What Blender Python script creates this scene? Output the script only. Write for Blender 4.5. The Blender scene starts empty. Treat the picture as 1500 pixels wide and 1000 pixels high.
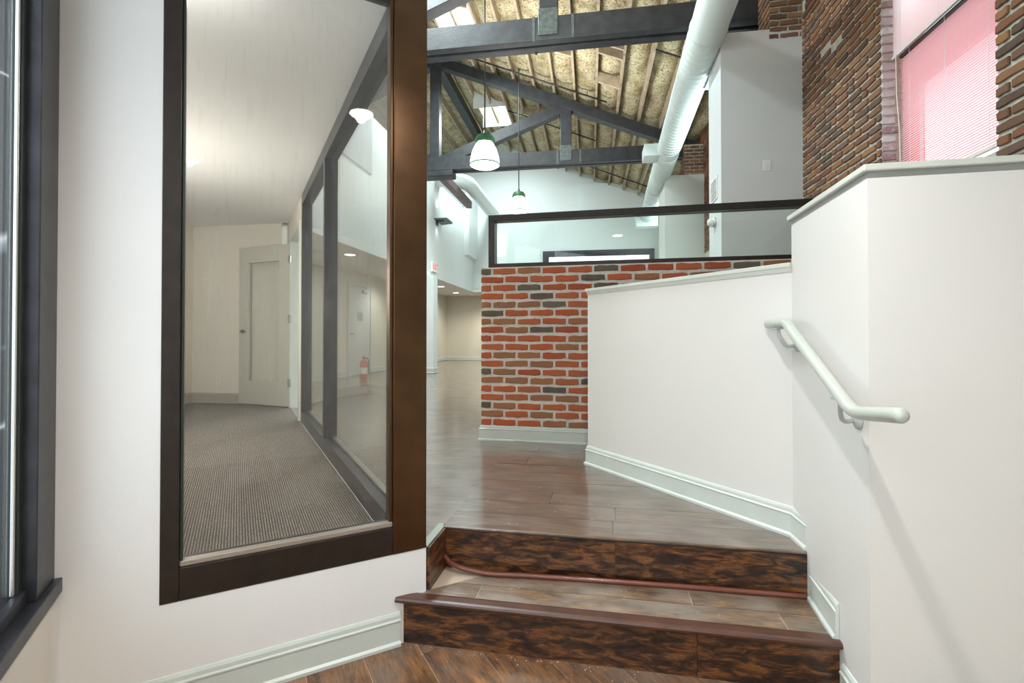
import bpy, math, random
from mathutils import Vector, Matrix, noise
C = bpy.context.scene.collection
S = bpy.context.scene
random.seed(7)

# ------------------------------------------------------------------ camera, world, light, exposure
CAMZ = 1.28
cam = bpy.data.objects.new('camera', bpy.data.cameras.new('camera'))
C.objects.link(cam)
cam.location = (0, 0, CAMZ)
cam.rotation_euler = (math.radians(90.6), 0, 0)
cam.data.sensor_width = 36
cam.data.lens = 17.28
cam.data.shift_y = -0.01033
cam.data.clip_start = 0.02
S.camera = cam
S.view_settings.view_transform = 'Standard'
S.view_settings.look = 'None'
S.view_settings.gamma = 1
S.view_settings.use_curve_mapping = False
S.view_settings.exposure = 0.40

world = bpy.data.worlds.new('daylight'); S.world = world
world.use_nodes = True
bg = world.node_tree.nodes['Background']
bg.inputs['Color'].default_value = (0.90, 0.95, 1.0, 1)
bg.inputs['Strength'].default_value = 1.6

def area(name, loc, target, sx, sy, power, col=(1, 1, 1)):
    l = bpy.data.lights.new(name, 'AREA'); l.shape = 'RECTANGLE'
    l.size = sx; l.size_y = sy; l.energy = power; l.color = col
    o = bpy.data.objects.new(name, l); C.objects.link(o)
    o.location = loc
    o.rotation_euler = (Vector(target) - Vector(loc)).to_track_quat('-Z', 'Y').to_euler()
    return o
def spot(name, loc, power, col=(1, 1, 1), r=0.06, ang=150, blend=0.8):
    l = bpy.data.lights.new(name, 'SPOT'); l.energy = power; l.color = col
    l.shadow_soft_size = r; l.spot_size = math.radians(ang); l.spot_blend = blend
    o = bpy.data.objects.new(name, l); C.objects.link(o); o.location = loc
    return o
def point(name, loc, power, col=(1, 1, 1), r=0.15):
    l = bpy.data.lights.new(name, 'POINT'); l.energy = power; l.color = col; l.shadow_soft_size = r
    o = bpy.data.objects.new(name, l); C.objects.link(o); o.location = loc
    return o

# ------------------------------------------------------------------ frames of reference of the building
# entry frame: al runs along the front glass wall, de runs behind it
EA = Vector((.8732, .4874, 0)); EB = Vector((-.4874, .8732, 0)); A0 = Vector((-.454, 2.07, 0))
def AD(al, de, z=0.0):
    p = A0 + EA*al + EB*de; return Vector((p.x, p.y, z))
# hall frame: s across the hall from the ridge line, w along it
TH = math.atan(.16)
HV = Vector((math.sin(TH), math.cos(TH), 0)); HU = Vector((math.cos(TH), -math.sin(TH), 0)); H0 = Vector((-3.6, 0, 0))
def H(s, w, z=0.0):
    p = H0 + HU*s + HV*w; return Vector((p.x, p.y, z))
def to_h(x, y):
    d = Vector((x, y, 0)) - H0; return d.dot(HU), d.dot(HV)
UF = .38      # upper floor
TR = .19      # tread
CE = 2.77     # low ceiling
SB = 5.89     # brick wall
SK = -.376    # bulkhead wall
SL = -1.80    # low side wall
WG = 16.8     # gable wall

# light of the place: daylight through the storefront and skylights, plus added hall fill lights
area('daylight_storefront', AD(-2.3, -1.9, 2.3), AD(-.2, -1.2, .9), 3.4, 2.6, 42, (.84, .92, 1))
area('daylight_side_window', H(SB+1.5, 4.3, 3.6), H(SB, 4.3, 2.9), 2.6, 2.6, 38, (1, .97, .97))
for w_ in (5.5, 9.67, 13.95):  # the nearest skylight is out of view, kept for its light
    area('skylight_daylight', H(.92, w_, 7.15), H(.92, w_, 0), .8, 1.1, 230 if w_ < 6 else 140, (.84, .97, 1))
for w_ in (8.25, 14.0):
    area('added_hall_fill', H(SB-.03, w_, 3.6), H(0, w_, 2.6), 1.9, 2.3, 120 if w_ < 10 else 65, (.80, .97, 1))  # fill lights added behind the boxes to brighten the hall; no windows there
area('added_roof_fill', H(2.6, 5.2, 4.3), H(2.6, 5.2, 9), 1.6, .5, 95, (1, .98, .93))  # upward fills added to brighten the roof, no fixture behind them
area('added_roof_fill', H(2.2, 9.6, 4.6), H(2.2, 9.6, 9), 1.6, .5, 85, (1, .98, .93))

# ------------------------------------------------------------------ materials
MATS = {}
def new_mat(name):
    m = bpy.data.materials.new(name); m.use_nodes = True
    nt = m.node_tree; b = nt.nodes['Principled BSDF']
    return m, nt, b
def mat(name, col, rough=.5, metal=0, var=0.0, vscale=6, bump=0, bscale=80, spec=.5, emit=None, estr=0, coat=0, trans=0):
    if name in MATS: return MATS[name]
    m, nt, b = new_mat(name)
    b.inputs['Base Color'].default_value = (*col, 1)
    b.inputs['Roughness'].default_value = rough; b.inputs['Metallic'].default_value = metal
    b.inputs['Specular IOR Level'].default_value = spec
    b.inputs['Coat Weight'].default_value = coat
    tc = nt.nodes.new('ShaderNodeTexCoord')
    if var:
        n = nt.nodes.new('ShaderNodeTexNoise'); n.inputs['Scale'].default_value = vscale; n.inputs['Detail'].default_value = 5
        nt.links.new(tc.outputs['Object'], n.inputs['Vector'])
        mp = nt.nodes.new('ShaderNodeMapRange'); mp.inputs[1].default_value = .3; mp.inputs[2].default_value = .7
        mp.inputs[3].default_value = 1-var; mp.inputs[4].default_value = 1+var
        nt.links.new(n.outputs['Fac'], mp.inputs[0])
        mx = nt.nodes.new('ShaderNodeVectorMath'); mx.operation = 'SCALE'
        mx.inputs[0].default_value = col
        nt.links.new(mp.outputs[0], mx.inputs['Scale']); nt.links.new(mx.outputs[0], b.inputs['Base Color'])
    if bump:
        n2 = nt.nodes.new('ShaderNodeTexNoise'); n2.inputs['Scale'].default_value = bscale; n2.inputs['Detail'].default_value = 3
        nt.links.new(tc.outputs['Object'], n2.inputs['Vector'])
        bp = nt.nodes.new('ShaderNodeBump'); bp.inputs['Strength'].default_value = bump; bp.inputs['Distance'].default_value = .004
        nt.links.new(n2.outputs['Fac'], bp.inputs['Height']); nt.links.new(bp.outputs[0], b.inputs['Normal'])
    if emit:
        b.inputs['Emission Color'].default_value = (*emit, 1); b.inputs['Emission Strength'].default_value = estr
    MATS[name] = m
    return m
def ramp(nt, stops):
    r = nt.nodes.new('ShaderNodeValToRGB'); e = r.color_ramp.elements
    e[0].position, e[0].color = stops[0][0], (*stops[0][1], 1)
    e[1].position, e[1].color = stops[-1][0], (*stops[-1][1], 1)
    for p, c in stops[1:-1]:
        x = e.new(p); x.color = (*c, 1)
    return r
def glass(name, tint=(.93, .97, .95), refl=1.0, dirt=0.0):
    m, nt, b = new_mat(name); nt.nodes.remove(b)
    out = nt.nodes['Material Output']
    t = nt.nodes.new('ShaderNodeBsdfTransparent'); t.inputs[0].default_value = (*tint, 1)
    g = nt.nodes.new('ShaderNodeBsdfGlossy'); g.inputs['Roughness'].default_value = .0
    f = nt.nodes.new('ShaderNodeFresnel'); f.inputs[0].default_value = 1.5
    mu = nt.nodes.new('ShaderNodeMath'); mu.operation = 'MULTIPLY'; mu.inputs[1].default_value = refl
    mx = nt.nodes.new('ShaderNodeMixShader')
    ge = nt.nodes.new('ShaderNodeNewGeometry'); io = nt.nodes.new('ShaderNodeMapRange')
    io.inputs[3].default_value = 1.5; io.inputs[4].default_value = 1/1.5
    nt.links.new(ge.outputs['Backfacing'], io.inputs[0]); nt.links.new(io.outputs[0], f.inputs[0])   # a thin pane: both faces reflect alike
    nt.links.new(f.outputs[0], mu.inputs[0]); nt.links.new(mu.outputs[0], mx.inputs[0])
    nt.links.new(t.outputs[0], mx.inputs[1]); nt.links.new(g.outputs[0], mx.inputs[2])
    last = mx
    if dirt:
        tc = nt.nodes.new('ShaderNodeTexCoord'); mp = nt.nodes.new('ShaderNodeMapping')
        mp.inputs['Scale'].default_value = (9, 9, 1.2)
        n = nt.nodes.new('ShaderNodeTexNoise'); n.inputs['Scale'].default_value = 7; n.inputs['Detail'].default_value = 6
        nt.links.new(tc.outputs['Object'], mp.inputs[0]); nt.links.new(mp.outputs[0], n.inputs['Vector'])
        r = nt.nodes.new('ShaderNodeMapRange'); r.inputs[1].default_value = .58; r.inputs[2].default_value = .85
        r.inputs[3].default_value = 0.01; r.inputs[4].default_value = dirt
        nt.links.new(n.outputs['Fac'], r.inputs[0])
        d = nt.nodes.new('ShaderNodeBsdfDiffuse'); d.inputs[0].default_value = (.8, .8, .8, 1)
        m2 = nt.nodes.new('ShaderNodeMixShader')
        nt.links.new(r.outputs[0], m2.inputs[0]); nt.links.new(mx.outputs[0], m2.inputs[1]); nt.links.new(d.outputs[0], m2.inputs[2])
        last = m2
    nt.links.new(last.outputs[0], out.inputs[0])
    return m
def wood(name, stops, rough=.3, scale=(1.3, 9, 9), dust=0.0, coat=.2):
    """mottled hand-scraped wood, grain along the board's own x axis"""
    m, nt, b = new_mat(name)
    tc = nt.nodes.new('ShaderNodeTexCoord'); oi = nt.nodes.new('ShaderNodeObjectInfo')
    ad = nt.nodes.new('ShaderNodeVectorMath'); ad.operation = 'ADD'
    sc = nt.nodes.new('ShaderNodeMath'); sc.operation = 'MULTIPLY'; sc.inputs[1].default_value = 40
    nt.links.new(oi.outputs['Random'], sc.inputs[0])
    nt.links.new(tc.outputs['Object'], ad.inputs[0]); nt.links.new(sc.outputs[0], ad.inputs[1])
    mp = nt.nodes.new('ShaderNodeMapping'); mp.inputs['Scale'].default_value = scale
    nt.links.new(ad.outputs[0], mp.inputs[0])
    n = nt.nodes.new('ShaderNodeTexNoise'); n.inputs['Scale'].default_value = 2.2; n.inputs['Detail'].default_value = 9
    n.inputs['Roughness'].default_value = .68; n.inputs['Distortion'].default_value = .6
    nt.links.new(mp.outputs[0], n.inputs['Vector'])
    r = ramp(nt, stops); nt.links.new(n.outputs['Fac'], r.inputs[0])
    mp2 = nt.nodes.new('ShaderNodeMapping'); mp2.inputs['Scale'].default_value = (scale[0]*2.5, scale[1]*9, scale[2]*9)
    nt.links.new(ad.outputs[0], mp2.inputs[0])
    n2 = nt.nodes.new('ShaderNodeTexNoise'); n2.inputs['Scale'].default_value = 2; n2.inputs['Detail'].default_value = 4
    nt.links.new(mp2.outputs[0], n2.inputs['Vector'])
    mr = nt.nodes.new('ShaderNodeMapRange'); mr.inputs[1].default_value = .3; mr.inputs[2].default_value = .7; mr.inputs[3].default_value = .6; mr.inputs[4].default_value = 1.3
    nt.links.new(n2.outputs['Fac'], mr.inputs[0])
    vs = nt.nodes.new('ShaderNodeVectorMath'); vs.operation = 'SCALE'
    nt.links.new(r.outputs[0], vs.inputs[0]); nt.links.new(mr.outputs[0], vs.inputs['Scale'])
    last = vs.outputs[0]
    if dust:
        n3 = nt.nodes.new('ShaderNodeTexNoise'); n3.inputs['Scale'].default_value = 5; n3.inputs['Detail'].default_value = 8
        nt.links.new(ad.outputs[0], n3.inputs['Vector'])
        m3 = nt.nodes.new('ShaderNodeMapRange'); m3.inputs[1].default_value = .35; m3.inputs[2].default_value = .75; m3.inputs[4].default_value = dust
        nt.links.new(n3.outputs['Fac'], m3.inputs[0])
        mx = nt.nodes.new('ShaderNodeMix'); mx.data_type = 'RGBA'
        nt.links.new(m3.outputs[0], mx.inputs['Factor']); nt.links.new(last, mx.inputs['A'])
        mx.inputs['B'].default_value = (.42, .38, .34, 1)
        last = mx.outputs['Result']
    nt.links.new(last, b.inputs['Base Color'])
    bp = nt.nodes.new('ShaderNodeBump'); bp.inputs['Strength'].default_value = .35; bp.inputs['Distance'].default_value = .003
    nt.links.new(n2.outputs['Fac'], bp.inputs['Height']); nt.links.new(bp.outputs[0], b.inputs['Normal'])
    b.inputs['Roughness'].default_value = rough; b.inputs['Coat Weight'].default_value = coat; b.inputs['Coat Roughness'].default_value = .15
    MATS[name] = m
    return m
def brick_mat(name, stops, mot=(.30, .24, .18), rough=.85):
    m, nt, b = new_mat(name)
    tc = nt.nodes.new('ShaderNodeTexCoord'); oi = nt.nodes.new('ShaderNodeObjectInfo')
    r = ramp(nt, stops); nt.links.new(oi.outputs['Random'], r.inputs[0])
    ad = nt.nodes.new('ShaderNodeVectorMath'); ad.operation = 'ADD'
    sc = nt.nodes.new('ShaderNodeMath'); sc.operation = 'MULTIPLY'; sc.inputs[1].default_value = 60
    nt.links.new(oi.outputs['Random'], sc.inputs[0]); nt.links.new(tc.outputs['Object'], ad.inputs[0]); nt.links.new(sc.outputs[0], ad.inputs[1])
    n = nt.nodes.new('ShaderNodeTexNoise'); n.inputs['Scale'].default_value = 22; n.inputs['Detail'].default_value = 8; n.inputs['Roughness'].default_value = .65
    nt.links.new(ad.outputs[0], n.inputs['Vector'])
    f = nt.nodes.new('ShaderNodeMapRange'); f.inputs[1].default_value = .5; f.inputs[2].default_value = .72; f.inputs[4].default_value = .65
    nt.links.new(n.outputs['Fac'], f.inputs[0])
    mx = nt.nodes.new('ShaderNodeMix'); mx.data_type = 'RGBA'; mx.inputs['B'].default_value = (*mot, 1)
    nt.links.new(f.outputs[0], mx.inputs['Factor']); nt.links.new(r.outputs[0], mx.inputs['A'])
    nt.links.new(mx.outputs['Result'], b.inputs['Base Color'])
    bp = nt.nodes.new('ShaderNodeBump'); bp.inputs['Strength'].default_value = .6; bp.inputs['Distance'].default_value = .004
    nt.links.new(n.outputs['Fac'], bp.inputs['Height']); nt.links.new(bp.outputs[0], b.inputs['Normal'])
    b.inputs['Roughness'].default_value = rough
    MATS[name] = m
    return m

M_white = mat('white_paint', (.80, .80, .80), .45, bump=.12, bscale=60, var=.02, vscale=2)
M_hall = mat('hall_white_paint', (.80, .86, .85), .5, var=.015, vscale=1)
M_cream = mat('cream_paint', (.77, .73, .66), .5, bump=.1, var=.02, vscale=2)
M_half = mat('half_wall_paint', (.725, .715, .695), .42, bump=.12, bscale=60, var=.015, vscale=2)
M_ceil = mat('ceiling_paint', (.78, .78, .77), .55, var=.02, vscale=2)
M_soffit = mat('soffit_paint', (.80, .80, .76), .55)
M_beige = mat('beige_paint', (.70, .66, .56), .5)
M_greyp = mat('grey_box_paint', (.68, .70, .715), .45, var=.02, vscale=3)
M_greyc = mat('greige_box_paint', (.62, .64, .60), .5)
M_trim = mat('grey_green_trim', (.60, .65, .61), .35, var=.03, vscale=10)
M_cap = mat('half_wall_cap_paint', (.60, .63, .58), .35)
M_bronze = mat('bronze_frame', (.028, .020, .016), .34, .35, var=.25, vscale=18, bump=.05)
M_bronze_lit = mat('bronze_frame_lit', (.095, .050, .024), .30, .8, var=.15, vscale=9)  # browner copy of the bronze, reflected orange light put into its colour
M_dark = mat('dark_aluminium', (.042, .044, .054), .35, .4, var=.3, vscale=14)
M_stop = mat('glazing_stop', (.42, .37, .32), .35, .6)
M_gasket = mat('rubber_gasket', (.02, .03, .028), .4)
M_timber = mat('dark_stained_timber', (.022, .025, .029), .5, var=.35, vscale=7, bump=.4, bscale=40)
M_strap = mat('iron_strap', (.10, .12, .12), .45, .6, var=.3, vscale=20)
M_joist = mat('roof_joist_wood', (.42, .34, .24), .8, var=.25, vscale=8)
M_duct = mat('painted_duct', (.70, .80, .78), .38, .05)
M_ductrim = mat('duct_seam', (.50, .60, .58), .4, .1)
M_black = mat('black_pipe', (.02, .02, .022), .4)
M_mortar = mat('light_mortar', (.74, .68, .62), .9, var=.10, vscale=30, bump=.8, bscale=120)
M_mortar2 = mat('grey_green_mortar', (.55, .55, .47), .95, var=.2, vscale=25, bump=.8, bscale=90)
M_rail = mat('handrail_paint', (.47, .505, .46), .28, coat=.3)
M_bracket = mat('bracket_paint', (.46, .50, .48), .35)
M_plate = mat('white_plastic', (.82, .82, .80), .4)
M_chrome = mat('satin_chrome', (.75, .75, .74), .25, 1)
M_leverm = mat('dark_lever_metal', (.16, .13, .10), .3, .9)
M_door = mat('greige_door_paint', (.55, .55, .49), .4)
M_nose = mat('red_brown_nosing', (.085, .034, .021), .38, var=.25, vscale=12, coat=.15)
M_hose = mat('red_brown_quarter_round', (.17, .05, .030), .3, coat=.3)
M_rubber = mat('black_edge_strip', (.025, .025, .025), .5)
M_lampglow = mat('lamp_globe', (.95, .97, .95), .3, emit=(.97, 1, .97), estr=3.2)
M_lampcap = mat('green_lamp_fitter', (.03, .11, .05), .45, 0, emit=(.2, .9, .3), estr=.03)
M_down = mat('downlight_lens', (1, .97, .9), .3, emit=(1, .93, .80), estr=45)
M_downh = mat('hall_downlight_lens', (1, .98, .94), .3, emit=(1, .97, .90), estr=5)
M_sky = mat('skylight_pane', (1, 1, 1), .4, emit=(.94, 1, 1), estr=4)
M_backwin = mat('lit_window_pane', (1, 1, 1), .4, emit=(.96, 1, .99), estr=1.1)
M_pier = None
M_glass = glass('clear_glass', (.98, .99, .985), 1.0, .10)
M_glass2 = glass('clear_green_glass', (.95, .985, .97), .8, .03)
M_glassw = glass('window_glass', (.90, .93, .93), 1.0, .05)
M_red = mat('red_paint', (.62, .07, .05), .5)
M_redx = mat('fire_red', (.55, .09, .04), .3, coat=.4)
M_exit = mat('exit_red', (.75, .08, .06), .5, emit=(1, .1, .08), estr=.6)

W_stair = wood('stair_wood', [(.34, (.008, .005, .004)), (.45, (.030, .013, .008)), (.52, (.085, .032, .012)), (.60, (.20, .078, .023)), (.70, (.07, .028, .012))], .33, (4.2, 16, 16), coat=.25)
W_tread = wood('tread_wood', [(.30, (.05, .035, .028)), (.45, (.13, .085, .055)), (.56, (.20, .12, .065)), (.68, (.30, .17, .08)), (.8, (.15, .10, .07))], .42, (3, 9, 9), dust=.5)
W_low = wood('lower_floor_wood', [(.30, (.05, .026, .015)), (.45, (.15, .07, .032)), (.56, (.25, .115, .045)), (.68, (.34, .165, .065)), (.8, (.16, .08, .04))], .36, (2.6, 7, 7), dust=.25)
W_up = wood('upper_floor_wood', [(.28, (.035, .022, .016)), (.42, (.080, .048, .032)), (.55, (.13, .075, .046)), (.66, (.18, .11, .065)), (.8, (.085, .052, .036))], .32, (1.6, 8, 8), dust=.25, coat=1.0)

B_red = brick_mat('red_brick', [(0, (.38, .075, .030)), (.5, (.50, .115, .040)), (1, (.42, .13, .055))], (.30, .14, .07))
B_tan = brick_mat('tan_orange_brick', [(0, (.36, .15, .065)), (1, (.28, .14, .075))], (.42, .12, .06))
B_dark = brick_mat('dark_grey_brick', [(0, (.11, .085, .062)), (1, (.15, .125, .09))], (.20, .15, .10))
B_old = brick_mat('old_brown_brick', [(0, (.22, .085, .045)), (.25, (.12, .075, .055)), (.45, (.30, .13, .055)), (.6, (.15, .085, .065)), (.8, (.37, .18, .08)), (1, (.20, .075, .045))], (.20, .15, .10))
B_wash = brick_mat('whitewashed_brick', [(0, (.62, .57, .58)), (.6, (.50, .38, .40)), (1, (.30, .17, .18))], (.70, .68, .70))

def make_foam():
    m, nt, b = new_mat('spray_foam')
    tc = nt.nodes.new('ShaderNodeTexCoord')
    n = nt.nodes.new('ShaderNodeTexNoise'); n.inputs['Scale'].default_value = 2.6; n.inputs['Detail'].default_value = 6
    nt.links.new(tc.outputs['Object'], n.inputs['Vector'])
    r = ramp(nt, [(.3, (.30, .24, .12)), (.45, (.52, .44, .26)), (.58, (.66, .60, .40)), (.7, (.46, .34, .20))])
    nt.links.new(n.outputs['Fac'], r.inputs[0])
    n2 = nt.nodes.new('ShaderNodeTexNoise'); n2.inputs['Scale'].default_value = 26; n2.inputs['Detail'].default_value = 6; n2.inputs['Roughness'].default_value = .7
    nt.links.new(tc.outputs['Object'], n2.inputs['Vector'])
    f = nt.nodes.new('ShaderNodeMapRange'); f.inputs[1].default_value = .52; f.inputs[2].default_value = .60; f.inputs[4].default_value = .9
    nt.links.new(n2.outputs['Fac'], f.inputs[0])
    mx = nt.nodes.new('ShaderNodeMix'); mx.data_type = 'RGBA'; mx.inputs['B'].default_value = (.10, .085, .045, 1)
    nt.links.new(f.outputs[0], mx.inputs['Factor']); nt.links.new(r.outputs[0], mx.inputs['A'])
    nt.links.new(mx.outputs['Result'], b.inputs['Base Color'])
    bp = nt.nodes.new('ShaderNodeBump'); bp.inputs['Strength'].default_value = .9; bp.inputs['Distance'].default_value = .03
    nt.links.new(n2.outputs['Fac'], bp.inputs['Height']); nt.links.new(bp.outputs[0], b.inputs['Normal'])
    b.inputs['Roughness'].default_value = .9
    return m
M_foam = make_foam()
def make_carpet():
    m, nt, b = new_mat('ribbed_carpet')
    tc = nt.nodes.new('ShaderNodeTexCoord')
    mp = nt.nodes.new('ShaderNodeMapping')
    ang = math.atan2(EB.y, EB.x)
    mp.vector_type = 'TEXTURE'; mp.inputs['Rotation'].default_value = (0, 0, ang)
    nt.links.new(tc.outputs['Object'], mp.inputs[0])
    wv = nt.nodes.new('ShaderNodeTexWave'); wv.bands_direction = 'Y'; wv.inputs['Scale'].default_value = 27; wv.inputs['Distortion'].default_value = .8
    wv.inputs['Detail'].default_value = 2; wv.inputs['Detail Scale'].default_value = 3
    nt.links.new(mp.outputs[0], wv.inputs['Vector'])
    n = nt.nodes.new('ShaderNodeTexNoise'); n.inputs['Scale'].default_value = 160; n.inputs['Detail'].default_value = 3
    nt.links.new(mp.outputs[0], n.inputs['Vector'])
    mul = nt.nodes.new('ShaderNodeMath'); mul.operation = 'MULTIPLY'; 
    mr = nt.nodes.new('ShaderNodeMapRange'); mr.inputs[1].default_value = .35; mr.inputs[2].default_value = .65; mr.inputs[3].default_value = .45; mr.inputs[4].default_value = 1.2
    nt.links.new(n.outputs['Fac'], mr.inputs[0])
    nt.links.new(wv.outputs['Fac'], mul.inputs[0]); nt.links.new(mr.outputs[0], mul.inputs[1])
    r = ramp(nt, [(0.0, (.055, .045, .038)), (.45, (.155, .130, .110)), (1, (.36, .325, .29))])
    nt.links.new(mul.outputs[0], r.inputs[0]); nt.links.new(r.outputs[0], b.inputs['Base Color'])
    bp = nt.nodes.new('ShaderNodeBump'); bp.inputs['Strength'].default_value = .6; bp.inputs['Distance'].default_value = .004
    nt.links.new(mul.outputs[0], bp.inputs['Height']); nt.links.new(bp.outputs[0], b.inputs['Normal'])
    b.inputs['Roughness'].default_value = .95
    return m
M_carpet = make_carpet()
def make_pier():
    m, nt, b = new_mat('dark_veined_cladding')
    tc = nt.nodes.new('ShaderNodeTexCoord')
    n = nt.nodes.new('ShaderNodeTexNoise'); n.inputs['Scale'].default_value = 1.1; n.inputs['Detail'].default_value = 3; n.inputs['Distortion'].default_value = .6
    nt.links.new(tc.outputs['Object'], n.inputs['Vector'])
    s = nt.nodes.new('ShaderNodeMath'); s.operation = 'SUBTRACT'; s.inputs[1].default_value = .5
    a = nt.nodes.new('ShaderNodeMath'); a.operation = 'ABSOLUTE'
    nt.links.new(n.outputs['Fac'], s.inputs[0]); nt.links.new(s.outputs[0], a.inputs[0])
    r = ramp(nt, [(0, (.7, .7, .7)), (.0035, (.30, .30, .31)), (.008, (.045, .047, .052)), (1, (.03, .031, .036))])
    nt.links.new(a.outputs[0], r.inputs[0]); nt.links.new(r.outputs[0], b.inputs['Base Color'])
    b.inputs['Roughness'].default_value = .4
    return m
M_pier = make_pier()
def make_slat(name, col, tcol, fac):
    m, nt, b = new_mat(name); nt.nodes.remove(b)
    d = nt.nodes.new('ShaderNodeBsdfDiffuse'); d.inputs[0].default_value = (*col, 1)
    t = nt.nodes.new('ShaderNodeBsdfTranslucent'); t.inputs[0].default_value = (*tcol, 1)
    mx = nt.nodes.new('ShaderNodeMixShader'); mx.inputs[0].default_value = fac
    nt.links.new(d.outputs[0], mx.inputs[1]); nt.links.new(t.outputs[0], mx.inputs[2])
    nt.links.new(mx.outputs[0], nt.nodes['Material Output'].inputs[0])
    return m
M_slat = make_slat('pink_lit_slat', (.86, .66, .68), (.90, .62, .65), .40)  # white slats; the pink light coming through is put into their colour
M_shade = make_slat('upper_blind_slat', (.92, .89, .90), (.98, .92, .94), .5)
M_awning = make_slat('red_awning_cloth', (.75, .05, .04), (.95, .10, .07), .7)

# ------------------------------------------------------------------ geometry helpers
class MB:
    def __init__(s): s.v = []; s.f = []
    def add(s, vs, fs):
        n = len(s.v); s.v += [tuple(v) for v in vs]; s.f += [tuple(i+n for i in f) for f in fs]; return s
    def obox(s, o, e1, e2, e3):
        o, e1, e2, e3 = Vector(o), Vector(e1), Vector(e2), Vector(e3)
        if e1.cross(e2).dot(e3) < 0: e1, e2 = e2, e1
        p = [o, o+e1, o+e1+e2, o+e2, o+e3, o+e1+e3, o+e1+e2+e3, o+e2+e3]
        return s.add(p, [(0, 3, 2, 1), (4, 5, 6, 7), (0, 1, 5, 4), (1, 2, 6, 5), (2, 3, 7, 6), (3, 0, 4, 7)])
    def prism(s, poly, z0, z1):
        n = len(poly)
        ar = sum(poly[i][0]*poly[(i+1) % n][1]-poly[(i+1) % n][0]*poly[i][1] for i in range(n))
        if ar < 0: poly = poly[::-1]
        vs = [(p[0], p[1], z0) for p in poly]+[(p[0], p[1], z1) for p in poly]
        fs = [tuple(range(n-1, -1, -1)), tuple(range(n, 2*n))]+[(i, (i+1) % n, n+(i+1) % n, n+i) for i in range(n)]
        return s.add(vs, fs)
    def tube(s, pts, r, n=12, closed=True):
        pts = [Vector(p) for p in pts]; rings = []; up = None
        for i, p in enumerate(pts):
            d = (pts[min(i+1, len(pts)-1)]-pts[max(i-1, 0)]).normalized()
            if up is None:
                up = Vector((0, 0, 1)) if abs(d.z) < .9 else Vector((1, 0, 0))
            x = d.cross(up).normalized(); up = x.cross(d).normalized()
            rr = r[i] if isinstance(r, (list, tuple)) else r
            rings.append([p+(x*math.cos(2*math.pi*k/n)+up*math.sin(2*math.pi*k/n))*rr for k in range(n)])
        vs = [v for q in rings for v in q]; m = len(rings)
        fs = [(i*n+k, i*n+(k+1) % n, (i+1)*n+(k+1) % n, (i+1)*n+k) for i in range(m-1) for k in range(n)]
        if closed:
            fs += [tuple(range(n-1, -1, -1)), tuple((m-1)*n+k for k in range(n))]
        return s.add(vs, fs)
    def lathe(s, c, prof, n=24, axis=Vector((0, 0, 1))):
        c = Vector(c); axis = Vector(axis).normalized()
        x = axis.orthogonal().normalized(); y = axis.cross(x)
        vs = [c+axis*h+(x*math.cos(2*math.pi*k/n)+y*math.sin(2*math.pi*k/n))*max(r, 1e-4) for r, h in prof for k in range(n)]
        m = len(prof)
        fs = [(i*n+k, i*n+(k+1) % n, (i+1)*n+(k+1) % n, (i+1)*n+k) for i in range(m-1) for k in range(n)]
        return s.add(vs, fs)
    def profile(s, path, prof, out):
        """sweep prof [(offset_out, z)] along path of 2-D points with outward normals on side 'out' (+1 left, -1 right)"""
        P = [Vector((p[0], p[1], 0)) for p in path]; n = len(P); rows = []
        for i in range(n):
            def nrm(a, b):
                d = (b-a).normalized(); return Vector((-d.y, d.x, 0))*out
            if i == 0: m = nrm(P[0], P[1])
            elif i == n-1: m = nrm(P[-2], P[-1])
            else:
                n1, n2 = nrm(P[i-1], P[i]), nrm(P[i], P[i+1]); m = (n1+n2).normalized(); m = m/max(.3, m.dot(n1))
            rows.append([P[i]+m*o+Vector((0, 0, z)) for o, z in prof])
        k = len(prof); vs = [v for r in rows for v in r]
        fs = [(i*k+j, i*k+(j+1) % k, (i+1)*k+(j+1) % k, (i+1)*k+j) for i in range(n-1) for j in range(k)]
        fs += [tuple(range(k)), tuple((n-1)*k+j for j in range(k-1, -1, -1))]
        return s.add(vs, fs)

def link(name, me, parent=None, kind=None, label=None):
    o = bpy.data.objects.new(name, me); C.objects.link(o)
    if parent: o.parent = parent
    if kind: o['kind'] = kind
    if label: o['label'] = label
    return o
def build(name, mb, m, parent=None, kind=None, label=None, smooth=False, bevel=0, center=False):
    me = bpy.data.meshes.new(name); 
    me.from_pydata(mb.v, [], mb.f); me.validate(); me.materials.append(m)
    import bmesh
    bm = bmesh.new(); bm.from_mesh(me); bmesh.ops.recalc_face_normals(bm, faces=bm.faces); bm.to_mesh(me); bm.free()
    if smooth:
        me.polygons.foreach_set('use_smooth', [True]*len(me.polygons))
    o = link(name, me, parent, kind, label)
    if bevel:
        b = o.modifiers.new('bevel', 'BEVEL'); b.width = bevel; b.segments = 2; b.limit_method = 'ANGLE'
    return o
def thing(name, loc, label, cat, group=None):
    o = bpy.data.objects.new(name, None); C.objects.link(o); o.location = loc
    o.empty_display_size = .1
    o['label'] = label; o['category'] = cat
    if group: o['group'] = group
    return o
def tag(o, label, cat, group=None):
    o['label'] = label; o['category'] = cat
    if group: o['group'] = group
    return o
def settle():
    """keep world placement of parts whose vertices were written in world space"""
    for o in C.objects:
        if o.parent and o.get('_w') is None and o.type == 'MESH':
            pass
def sub(parent, name, mb, m, **k):
    """a part written in world coordinates under a thing whose origin is elsewhere"""
    o = build(name, mb, m, parent, **k)
    r = parent
    off = Vector((0, 0, 0))
    while r: off += r.location; r = r.parent
    if off.length: o.data.transform(Matrix.Translation(-off))
    return o
def struct(name, mb, m, **k):
    return build(name, mb, m, kind='structure', **k)
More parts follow.
